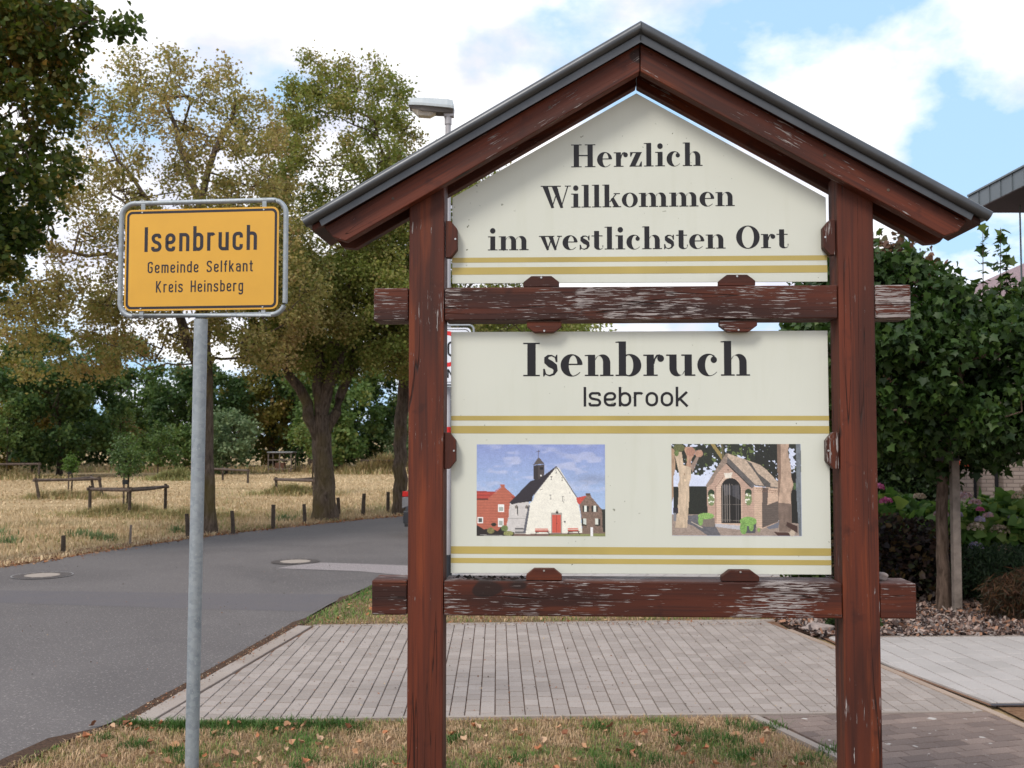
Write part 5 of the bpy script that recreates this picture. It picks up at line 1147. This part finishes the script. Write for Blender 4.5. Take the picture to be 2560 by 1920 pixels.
def lawn():
    r = np.random.default_rng(9); n = 62000; x = r.uniform(-2.75, 1.85, n); y = 4.55+(6.33-4.55)*r.random(n)
    xl = np.interp(y, [4.0, 5.41, 6.1, 6.24], [-2.72, -2.56, -2.34, -2.24]); xr = np.interp(y, [4, 5.54, 6.36], [2.1, 1.66, 1.40]); yt = 6.215+(x+2.22)*.0405-.01
    k = (x > xl+.02*r.random(n)) & (x < xr-.02) & (y < yt); x, y = x[k], y[k]
    g = .55*vnoise(x, y, .28, 1)+.45*vnoise(x, y, .09, 2)+.22*np.clip(1-(yt[k]-y)/.28, 0, 1)*(vnoise(x, y, .5, 3)+.2); g = np.clip((g-.30)*1.55, 0, 1); g = np.clip(g+.22*r.normal(size=len(x)), 0, .999)
    blades('lawn_grass', np.c_[x, y], .030, .0042, DRYG, 9, 'patchy half-dry grass in front of the driveway', 'grass', .9, g)
    # greener tufts
    c = r.random((46, 2))*np.array([4.0, 1.3])+np.array([-2.3, 4.85]); c = np.vstack([c, np.c_[np.linspace(-2.25, -.9, 30), 6.10+r.random(30)*.08], np.c_[np.linspace(.9, 1.5, 9), 5.75+r.random(9)*.4]])
    q = np.repeat(c, 70, 0)+r.normal(size=(len(c)*70, 2))*.035; k = (q[:, 1] < 6.2+(q[:, 0]+2.22)*.0405) & (q[:, 0] > np.interp(q[:, 1], [4.0, 5.41, 6.1, 6.24], [-2.72, -2.56, -2.34, -2.22])); q = q[k]
    blades('green_tufts', q, .05, .0048, [(.05, .11, .022), (.065, .135, .03), (.085, .14, .04)], 10, 'fresh green tufts among the dry foreground grass', 'grass', .8)
    n = 26000; x = r.uniform(-1.9, 2.6, n); y = r.uniform(9.42, 12.45, n); k = (y > 9.42+(x+1.9)*.07) & (x > np.interp(y, [9.4, 9.7, 11.9, 12.5], [-1.9, -1.88, -1.56, -1.3])); x, y = x[k], y[k]
    g = np.clip(.25+.6*vnoise(x, y, .5, 5)+.2*r.normal(size=len(x)), 0, .999); g = np.clip(g-.12+.35*np.clip(1-(x+1.85-(y-9.5)*.2)/.35, 0, 1), 0, .999)
    blades('strip_grass', np.c_[x, y], .035, .007, DRYG, 11, 'dry grass strip between the driveway and the road', 'grass', .8, g)
lawn()
STRAW = [(.62, .49, .31), (.55, .42, .26), (.48, .36, .22), (.40, .29, .17), (.34, .28, .14), (.24, .25, .10), (.17, .21, .075)]
def field():
    r = np.random.default_rng(12); P = resample(far_edge, 400); n = 90000
    t = r.integers(40, 380, n); d = r.random(n)**1.4*9; T = np.gradient(P, axis=0); T /= np.linalg.norm(T, axis=1)[:, None]; Nn = np.c_[-T[:, 1], T[:, 0]]
    q = P[t]+Nn[t]*(d+.03)[:, None]+r.normal(size=(n, 2))*.05*np.minimum(1, d)[:, None]; k = (q[:, 1] > 10) & (q[:, 1] < 34) & (q[:, 0] < 2); q, d = q[k], d[k]
    g = .30+.5*(vnoise(q[:, 0], q[:, 1], 1.6, 6)-.5)+.35*(vnoise(q[:, 0], q[:, 1], .5, 7)-.5)+.22*np.exp(-((d-2.0)/1.6)**2); g = np.clip(g+.15*r.normal(size=len(q)), 0, .999)
    blades('verge_grass', np.c_[q, np.full(len(q), -.03)], .085, .014, STRAW, 12, 'dry straw-coloured grass between the road and the tree guards', 'grass', 1.0, g)
    n = 70000; x = r.uniform(-26, 2, n); y = 24+24*r.random(n)**.8; x, y = x[:26000], y[:26000]; k = np.abs(x) < .55*y; x, y = x[k], y[k]
    g = np.clip(.16+.45*(vnoise(x, y, 3.5, 8)-.4)+.1*r.normal(size=len(x)), 0, .999)
    blades('field_stubble', np.c_[x, y, np.full(len(x), -.03)], .05, .035, STRAW, 13, 'mown pale straw stubble across the open field', 'grass', 1.4, g)
    # tall weeds round guards, mounds
    def mound(cx, cy, rx, ry, n, hgt, pal, seed, label, w=.012):
        rr2 = np.random.default_rng(seed); u = rr2.normal(size=(n, 2))*.5; q = u*np.array([rx, ry])+np.array([cx, cy])+rr2.normal(size=(n, 2))*.05; hg = hgt*(.3+.7*np.exp(-(u**2).sum(1)*2.2))*(.6+.8*vnoise(q[:, 0], q[:, 1], .35, seed)); blades('tall_grass', np.c_[q, np.full(n, -.03)], hg, w, pal, seed, label, 'tall grass', .8)
    GG = [(.30, .27, .12), (.24, .25, .10), (.38, .30, .15), (.46, .35, .19)]; DD = [(.50, .37, .22), (.42, .31, .17), (.30, .26, .12)]
    mound(-8.3, 22.9, 1.5, .8, 5000, .22, GG, 21, 'greenish tall grass at the foot of the nearest tree guard')
    mound(-7.0, 22.4, 1.6, .8, 3500, .18, GG, 26, 'greenish tall grass between the nearest guard and the sign pole')
    mound(-12.2, 29.2, 1.4, .7, 3500, .27, GG+DD, 22, 'brown-green tall grass inside the leaning tree guard', .016)
    mound(-6.4, 30.9, 1.1, .7, 3500, .36, GG, 23, 'green tall grass round the guard left of the forked trunk', .018)
    mound(-6.1, 48.8, 2.3, 1.0, 5000, .8, DD+GG, 24, 'mound of tall dry grass near the left post', .03)
    mound(-20.8, 42.5, 2.4, 1.2, 4000, .45, DD+GG, 25, 'tall seeded weeds round the guard at the far left', .03)
    mound(-13.2, 41.5, 1.0, .8, 3000, .5, GG[:2], 27, 'dark green tall grass round a far guard left of the pole', .03)
    n = 16000; r2 = np.random.default_rng(28); x = r2.uniform(-34, 0, n); y = 49+6*r2.random(n); kk = vnoise(x, y, 1.3, 14) > .45; x, y = x[kk], y[kk]; n = len(x); blades('field_edge_weeds', np.c_[x, y, np.full(n, -.03)], .5*vnoise(x, y, .9, 15), .03, DD+GG+[(.40, .28, .20)], 28, 'fringe of tall dry weeds along the foot of the wood', 'weeds', .8)
    for i, (x, y, s_) in enumerate([(-8.0, 16.9, .10), (-7.3, 18.0, .16), (-6.9, 17.6, .10), (-6.55, 17.2, .10), (-8.9, 18.3, .12), (-5.9, 18.7, .08), (-4.6, 21.4, .12)]):
        rr2 = np.random.default_rng(40+i); q = rr2.normal(size=(90, 2))*s_*np.array([1.0, .6])+np.array([x, y])
        o = blades('grass_tuft', np.c_[q, np.full(90, -.03)], .12, .014, [(.10, .16, .07), (.13, .19, .08), (.18, .22, .10)], 40+i, 'isolated green grass tufts on the dry verge left of the trunks', 'grass tuft', .6); o['group'] = 'green tufts on the dry verge'
field()

# fallen leaves
def curled_leaf(seed):
    r = np.random.default_rng(seed); T = [(0, -.5), (.28, -.32), (.42, -.05), (.30, .25), (.08, .5), (-.2, .35), (-.42, .05), (-.3, -.3)]; T = [(a*(1+.25*r.normal()), b*(1+.15*r.normal())) for a, b in T]
    V = [(0, 0, .05)]+[(a, b, .12+.9*abs(a)*r.uniform(.2, 1.6)+.5*abs(b)*r.uniform(-.3, 1.2)) for a, b in T]; n = len(T); return V, [(0, i+1, (i+1) % n+1) for i in range(n)]
def fallen():
    mats = [simple('dry_leaf_orange', (.42, .17, .075), .8, 0, .3, 40), simple('dry_leaf_tan', (.42, .23, .12), .8, 0, .3, 40), simple('dry_leaf_brown', (.22, .085, .04), .8, 0, .3, 40)]
    mats.append(simple('dry_leaf_pale', (.48, .32, .20), .8, 0, .2, 40)); mes = []
    for k in range(12): V, F = curled_leaf(k); mes.append(raw_mesh('fallen_leaf', V, F, mats[[0, 1, 2, 0, 1, 3][k % 6]]))
    r = random.Random(4)
    for i in range(170):
        x = r.uniform(-2.4, 1.5); y = 4.9+1.3*r.random()
        if y > 6.12 or x < -2.5+.1 or x > np.interp(y, [4, 5.54, 6.36], [2.0, 1.6, 1.36]): continue
        o = obj('fallen_leaf', mes[i % 12], None, (x, y, r.uniform(.006, .018)), (r.uniform(-.5, .5), r.uniform(-.5, .5), r.uniform(0, 6.28))); s_ = r.uniform(.02, .052); o.scale = (s_, s_*1.15, s_)
        kd = ['orange', 'tan', 'dark brown', 'orange', 'tan', 'pale cream'][i % 12 % 6]; tag(o, kd+' curled dry leaf lying in the foreground grass', 'leaf', kd+' leaves fallen on the foreground grass')
    # thin litter of small brown bits: along the far kerb line, in joints, on the strip
    rr2 = np.random.default_rng(8); n = 5200; P = resample(far_edge, 600); t = rr2.integers(120, 560, n); q = P[t]+rr2.normal(size=(n, 2))*.11; k = (q[:, 1] > 10) & (q[:, 1] < 30); C = np.c_[q, np.full(n, .006)][k]
    leaf_mesh('leaf_litter', C, .04, [(.30, .12, .05), (.36, .20, .10), (.22, .09, .04)], DIAMOND, M['chip'], None, 3, .1, up=3)['kind'] = 'stuff'
    bpy.data.objects['leaf_litter']['label'] = 'thin line of brown leaf litter along the far road edge'; bpy.data.objects['leaf_litter']['category'] = 'leaf litter'
    n = 800; a = rr2.random(n); C = np.c_[-2.24+a*.34+rr2.normal(size=n)*.035, 6.25+a*3.1, np.full(n, .003)]; b_ = rr2.random(900); C = np.vstack([C, np.c_[rr2.uniform(-1.9, 2.2, 900), 9.42+rr2.normal(size=900)*.06+.25*b_*0, np.full(900, .006)]])
    b2 = rr2.random((700, 2)); C = np.vstack([C, np.c_[-2.0+b2[:, 0]*4.4, 6.4+b2[:, 1]*2.9, np.full(700, .004)]]); b3 = rr2.random((260, 2)); C = np.vstack([C, np.c_[-7+b3[:, 0]*5, 7+b3[:, 1]*8, np.full(260, .003)]])
    o = leaf_mesh('paving_litter', C, .013, [(.16, .07, .035), (.28, .12, .06), (.40, .30, .2), (.07, .045, .03)], DIAMOND, M['chip'], None, 4, .05, up=4); stuff(tag(o, 'tiny brown crumbs scattered along the kerb and paving joints', 'leaf litter'))
    n = 700; C = np.c_[rr2.uniform(-1.9, 2.4, n), rr2.uniform(9.5, 12.4, n), np.full(n, .012)]; C = C[C[:, 0] > np.interp(C[:, 1], [9.4, 12.5], [-1.85, -1.3])]
    o = leaf_mesh('strip_leaves', C, .04, [(.34, .14, .06), (.42, .27, .15), (.24, .1, .05)], DIAMOND, M['chip'], None, 5, .05, up=3); stuff(tag(o, 'dry leaves scattered over the grass strip behind the driveway', 'leaf litter'))
fallen()

# ------------------------------------------------------------------ garden at right
def garden():
    r = np.random.default_rng(31); n = 26000; x = r.uniform(2.42, 6.2, n); y = 8.86+3.2*r.random(n)**1.3; k = (x > np.interp(y, [8.8, 9.2, 9.7], [2.6, 2.44, 2.42])) & (y > 8.85+(x-2.6)*.02); C = np.c_[x, y, .002+.05*vnoise(x, y, .3, 9)*r.random(n)][k]
    o = leaf_mesh('bark_mulch', C, .042, [(.20, .13, .105), (.31, .235, .20), (.11, .075, .065), (.06, .046, .045), (.29, .155, .10), (.27, .225, .205)], (np.array([[-.25, 0], [.25, 0], [.2, 1], [-.2, .9]]), np.array([[0, 1, 2, 3]])), M['chip'], None, 31, .1, up=2.2)
    stuff(tag(o, 'brown bark mulch covering the garden bed', 'mulch'))
    MG = [(.015, .034, .009), (.020, .044, .010), (.028, .058, .012), (.042, .078, .015), (.075, .115, .022)]
    # globe maple: dense shell of lobed leaves with a few long shoots
    base = (4.12, 10.12, 0); t = tree('globe_maple', 'round dense maple tree with dark lobed leaves right of the welcome board', [base, (4.11, 10.12, .8), (4.12, 10.12, 1.7)], (.054, .05),
        [((3.55, 10.2, 2.45), (1.0, 1.2, 1.0)), ((4.2, 10.2, 2.2), (1.25, 1.25, .82)), ((5.15, 10.2, 2.28), (1.1, 1.2, .86))], 1100, 52000, .070, MG, 51, tmpl=MAPLE, bark_='bark_maple', lmat='gloss_leaf', spread=.075, shell=.55, step=.2, droop=1.1, rmin=.0035)
    shoots = MB(); C = []
    for x, z0, z1, dx in ((4.48, 2.8, 3.70, .02), (4.64, 2.8, 3.66, .03), (4.6, 2.8, 3.1, .03), (3.75, 3.2, 3.5, .02), (4.85, 2.8, 3.15, .02), (3.45, 3.1, 3.62, 0), (4.75, 2.9, 3.2, 0), (4.15, 2.9, 3.26, .02), (4.70, 2.9, 3.45, .02), (2.78, 2.55, 2.72, -.03)):
        pts = [(x+dx*k/4-4.10, 0.05-.15, z0-.3+(z1-z0+.3)*k/4) for k in range(5)]; shoots.tube(pts, [.006, .005, .005, .004, .002], 5)
        for k in range(int((z1-z0)*42)+4):
            f = r.random(); C.append((x-4.10+dx*f+r.normal()*.035*(1.15-f), -.1+r.normal()*.04, z0+(z1-z0)*f))
    shoots.build('shoots', M['bark_maple'], t)
    leaf_mesh('shoot_leaves', np.array(C), .085, MG[2:], MAPLE, M['gloss_leaf'], t, 52, .1, up=1.5)
    s_ = thing('tree_stake', 'square grey wooden stake standing right of the maple trunk', 'stake', (4.18, 9.98, 0), 0, 'stakes of young trees')
    MB().box(-.036, .036, -.036, .036, -.1, 1.75, 0, .004).build('stake', M['stake'], s_); MB().box(-.20, .03, -.045, -.038, 1.43, 1.47).build('tie', M['black'], s_)
    # second tree with bronze leaves behind the maple
    tree('bronze_tree', 'bronze-leaved tree just visible above and behind the round maple', [(4.9, 14.6, 0), (4.9, 14.6, 2.6)], (.09, .06), [((5.05, 14.6, 3.3), (1.05, 1.0, 1.1))], 220, 7000, .085, [(.10, .055, .035), (.15, .08, .05), (.075, .065, .03), (.19, .11, .07)], 53, tmpl=HEART, spread=.1, bark_='bark_far')
    # hedge behind
    n = 16000; x = r.uniform(3.3, 5.35, n); z = r.random(n)*1.85; y = 13.2+r.random(n)*.22; f = leaf_mesh('clipped_hedge', np.c_[x, y, z], .06, [(.016, .032, .011), (.024, .046, .014), (.04, .065, .018)], HEART, M['leaf'], None, 54, .3)
    tag(f, 'dark clipped hedge behind the flower bed and maple trunk', 'hedge')
    m = MB(); m.box(3.35, 5.3, 13.28, 13.5, 0, 1.8)
    m.build('hedge_core', simple('hedge_core', (.02, .022, .012), .95), f)
    # hydrangeas
    def hydrangea(label, x, y, rad, hgt, heads, seed):
        r2 = np.random.default_rng(seed); t2 = thing('hydrangea', label, 'flower bush', (x, y, 0), 0, 'hydrangeas in the garden bed')
        m2 = MB()
        for k in range(26): a = r2.random()*6.28; q = rad*r2.random()**.5; m2.tube([(0, 0, 0), (math.cos(a)*q*.5, math.sin(a)*q*.3, hgt*.5), (math.cos(a)*q, math.sin(a)*q*.6, hgt*(.9-.2*q/rad))], [.008, .006, .004], 5)
        m2.build('stems', M['bark_far'], t2)
        n2 = int(1500*rad*hgt/.6); a = r2.random(n2)*6.28; q = r2.random(n2)**.5*rad; C2 = np.c_[np.cos(a)*q, np.sin(a)*q*.7, hgt*(.15+.8*r2.random(n2)*(1-.25*(q/rad)**2))]
        leaf_mesh('leaves', C2, .12, [(.08, .16, .036), (.11, .21, .045), (.16, .26, .06), (.22, .30, .07)], HEART, M['leaf'], t2, seed, .2, up=1.2)
        for (dx, dy, dz, c_, s2) in heads:
            nf = 150; P_ = unit(r2.normal(size=(nf, 3)))*np.array([1, 1, .72])*s2; P_[:, 2] = np.abs(P_[:, 2])*1.1-.2*s2; pal = np.array(c_); 
            o = leaf_mesh('flower_head', P_+np.array([dx, dy, dz]), .019, c_, (np.array([[-.5, -.5], [.5, -.5], [.5, .5], [-.5, .5]]), np.array([[0, 1, 2, 3]])), M['leaf'], t2, seed+int(abs(dx)*100), 0, up=.2, fold=.05)
    PK = [(.62, .16, .34), (.72, .28, .46), (.5, .10, .26)]; CR = [(.55, .46, .34), (.62, .52, .42), (.45, .33, .25)]; PP = [(.55, .34, .34), (.62, .44, .42), (.46, .38, .46)]; LV = [(.34, .30, .48), (.44, .38, .52), (.5, .42, .42)]
    hydrangea('hydrangea bush with bright pink heads just right of the board', 4.25, 11.9, .55, 1.10, [(-.22, -.25, 1.10, PK, .07), (-.16, -.33, .95, PK, .065), (-.3, -.3, .98, PK, .05), (.22, -.3, 1.0, CR, .06)], 61)
    hydrangea('hydrangea bush with faded pink and lilac heads left of the maple trunk', 4.72, 11.55, .5, 1.0, [(-.18, -.35, .84, PP, .07), (-.02, -.36, .83, LV, .06), (.17, -.38, .70, CR, .085), (.16, -.40, .50, LV, .075), (.1, -.3, 1.02, PP, .075), (.22, -.38, .78, LV, .05), (.25, -.2, .95, PP, .06)], 62)
    hydrangea('hydrangea bush with cream heads right of the wooden stake', 5.42, 11.6, .6, 1.12, [(-.25, -.36, .66, CR, .10), (-.20, -.4, .46, CR, .085), (-.42, -.3, .88, PK, .035), (-.36, -.35, .82, PP, .05), (.02, -.3, 1.02, CR, .085), (.12, -.28, 1.10, CR, .08), (.22, -.26, 1.17, CR, .085), (.3, -.24, 1.24, CR, .07), (.1, -.42, .62, PP, .075), (-.1, -.35, .8, LV, .04)], 63)
    hydrangea('hydrangea bush with lilac and cream heads at the right edge', 6.0, 11.4, .55, 1.0, [(-.12, -.3, .86, LV, .09), (-.32, -.45, .58, CR, .10), (-.42, -.45, .32, CR, .07), (-.3, -.45, .35, PP, .06), (-.05, -.4, .42, LV, .06)], 64)
    def shrub(nm, label, x, y, rx, ry, hgt, n2, ls, pal, seed, tm=HEART, dr=.2, up=1, mat='leaf'):
        r2 = np.random.default_rng(seed); t2 = thing(nm, label, 'shrub', (x, y, 0)); m2 = MB()
        for k in range(22): a = r2.random()*6.28; q = r2.random()**.5; m2.tube([(0, 0, -.02), (math.cos(a)*q*rx*.4, math.sin(a)*q*ry*.4, hgt*.5), (math.cos(a)*q*rx*.9, math.sin(a)*q*ry*.9, hgt*.85*(1-.3*q*q))], [.01, .007, .003], 5)
        m2.build('stems', M['bark_far'], t2); a = r2.random(n2)*6.28; q = r2.random(n2)**.45; zz = (.06+.94*r2.random(n2)**.8*np.sqrt(np.clip(1-.75*q**2, 0, 1)))*hgt; bump = 1+.18*np.sin(a*5+seed)+.12*np.sin(a*3+zz*9)
        leaf_mesh('leaves', np.c_[np.cos(a)*q*rx*bump, np.sin(a)*q*ry*bump, zz], ls, pal, tm, M[mat], t2, seed, dr, up=up); return t2
    shrub('barberry_shrub', 'dark purple-leaved shrub right of the board post, in front of hydrangeas', 3.95, 10.9, .66, .45, .88, 6500, .05, [(.03, .02, .018), (.05, .028, .02), (.035, .04, .018), (.08, .05, .02), (.02, .016, .018)], 71)
    shrub('green_shrub', 'low dark green narrow-leaved shrub right of the wooden stake', 4.95, 10.75, .70, .5, .56, 9000, .07, [(.018, .036, .016), (.028, .052, .022), (.05, .08, .035)], 72, (np.array([[0, 0], [.09, .4], [0, 1], [-.09, .4]]), np.array([[0, 1, 2, 3]])), -.8, .2)
    shrub('weeping_maple', 'low rust-brown weeping shrub at the right edge of the bed', 5.15, 9.75, .80, .5, .52, 15000, .085, [(.06, .03, .018), (.085, .045, .02), (.045, .04, .018), (.12, .055, .03), (.03, .028, .015)], 73, (np.array([[0, 0], [.05, .4], [0, 1], [-.05, .4]]), np.array([[0, 1, 2, 3]])), .9, .3)
    shrub('ground_plant', 'small dark green tuft at the bed edge beside the right post', 2.95, 9.15, .2, .12, .14, 900, .05, [(.03, .05, .02), (.045, .075, .025)], 74)
    shrub('rose_bush', 'leafy bush with red blooms glimpsed beside the lower panel edge', 3.45, 11.9, .35, .3, 1.15, 2600, .07, [(.03, .06, .015), (.05, .09, .02), (.08, .12, .03)], 75)
    o = lump('bed_stone', (2.62, 9.12, .02), .09, M['pebble'], 'flat brown stone at the corner of the mulch bed', 'stone', None, 9, (1.5, .9, .4))
    m2 = MB(); m2.tube([(3.62, 9.95, 0), (3.60, 9.94, .18), (3.56, 9.9, .34)], [.004, .003, .001], 5); tag(m2.build('dry_stalk', M['stake'], None), 'single pale dry stalk standing in the mulch left of the maple', 'stalk')
garden()

# ------------------------------------------------------------------ building at right and far roof
def building():
    t = thing('brick_building', 'pale brick building with dark tall windows and wide grey metal eaves', 'building', (0, 0, 0))
    b = NT('pale_buff_brick'); v = b.coord((1, 1, 1)); br = b.n('TexBrick'); sw = b.n('Mapping'); sw.inputs['Rotation'].default_value = (R(90), 0, 0); b.l(b.coord(), sw.inputs[0]); b.l(sw.outputs[0], br.inputs['Vector'])
    br.inputs['Color1'].default_value = (.33, .265, .235, 1); br.inputs['Color2'].default_value = (.41, .34, .305, 1); br.inputs['Mortar'].default_value = (.19, .155, .14, 1)
    br.inputs['Scale'].default_value = 1; br.inputs['Brick Width'].default_value = .21; br.inputs['Row Height'].default_value = .062; br.inputs['Mortar Size'].default_value = .006; br.offset = .5
    b.bump(br.outputs['Fac'], -.004); brick = b.done(br.outputs['Color'], .85)
    dark = simple('anthracite_window_frame', (.018, .02, .024), .4); glass = simple('dark_window_glass', (.02, .024, .03), .08, 0, .05, 3, .8)
    Y = 16.6; z1 = 3.7
    for a, c in [(7.07, 7.25), (7.38, 7.58), (7.73, 14.0)]: MB().box(a, c, Y, Y+.35, -.1, z1).build('wall_pier', brick, t)
    MB().box(7.07, 14, Y+.36, Y+.5, -.1, .35).build('wall_base', brick, t)
    for a, c in ((7.25, 7.38), (7.58, 7.73)):
        w = MB().box(a+.002, c-.002, Y+.18, Y+.24, .3, 3.4).build('window', dark, t); MB().box(a+.02, c-.02, Y+.165, Y+.178, .36, 3.3).build('pane', glass, w)
        MB().box(a+.003, c-.003, Y+.02, Y+.3, 3.4, z1-.01).build('lintel', brick, t)
    w = MB().box(6.92, 7.068, Y+.1, Y+.2, -.1, z1-.01).build('window', dark, t)
    MB().box(6.92, 14, Y+.5, Y+6, -.1, z1-.02).build('rear_block', brick, t)
    pk = simple('pink_brown_tiles', (.24, .165, .175), .75, 0, .4, 16, .3, .02, 22)
    MB().add([(7.15, 16.2, 3.66), (14.2, 16.2, 3.66), (14.2, 19.6, 5.0), (9.8, 19.6, 5.0)], [(0, 1, 2, 3)]).build('roof', pk, t)
    MB().add([(7.15, 16.2, 3.66), (9.8, 19.6, 5.0), (7.15, 23, 3.66)], [(0, 1, 2)]).build('roof', pk, t)
    t['label'] = 'low pale brick building with dark window slots and pinkish tiled roof'
    t = thing('roof_canopy', 'wide grey metal roof eaves with seamed fascia jutting in at the right edge', 'roof eaves', (0, 0, 0))
    MB().box(8.4, 12.3, 10.8, 14.9, -.1, 4.88).build('wall', brick, t)
    # flat eaves: soffit and standing-seam fascia
    x0 = 6.575; yb = 15.0; yf = 10.5; zb, zt = 4.88, 5.13
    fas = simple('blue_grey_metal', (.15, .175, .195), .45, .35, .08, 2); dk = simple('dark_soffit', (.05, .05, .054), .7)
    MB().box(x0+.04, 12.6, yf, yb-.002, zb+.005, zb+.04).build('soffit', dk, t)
    st = .33; me_p = None; y = yb
    mp_ = raw_mesh('fascia_panel', *(lambda q: (q.V, q.F))(MB().box(0, .03, -st+.008, 0, zb, zt-.02, 0, .002)), fas); ms_ = raw_mesh('standing_seam', *(lambda q: (q.V, q.F))(MB().box(-.012, .03, -.009, 0, zb, zt-.015)), fas)
    while y > yf:
        obj('fascia_panel', mp_, t, (x0, y, 0)); obj('standing_seam', ms_, t, (x0, y-st+.0095, 0)); y -= st
    MB().box(x0-.02, x0+.06, yf, yb+.02, zt-.018, zt+.01, 0, .003).build('fascia_cap', fas, t)
    MB().box(x0, 12.6, yb+.002, yb+.03, zb, zt-.02).build('end_fascia', fas, t)
    # pitched tiled roof rising from the fascia
    tile = simple('grey_roof_tile', (.11, .115, .125), .6, 0, .2, 6); MB().add([(x0+.1, yf, zt), (x0+.1, yb, zt), (x0+4.5, yb-.0, zt+1.9), (x0+4.5, yf, zt+1.9)], [(0, 3, 2, 1)]).build('roof', tile, t)
    m = MB()
    for k in range(6):
        yy_ = yb-.25-k*.62; m.box(x0+.11, x0+.22, yy_, yy_+.07, zt, zt+.055, 0, .012)
    m.build('snow_guard', tile, t)
    tag(MB().tube([(7.11, 14.6, 0), (7.11, 14.6, 4.89)], .012, 10).build('downpipe', fas, None), 'thin grey downpipe under the eaves at the right edge', 'downpipe')
    rb = tag(MB().box(-.16, .16, -.06, .06, -.045, .045, 0, .006).build('red_box', simple('red_orange_box', (.42, .05, .02), .5), None, loc=(5.62, 13.0, 1.32)), 'flat red-orange hanging box partly covered by the maple leaves', 'box')
    MB().tube([(0, 0, .045), (0, 0, .3)], .006, 6).build('hook', M['black'], rb)
building()
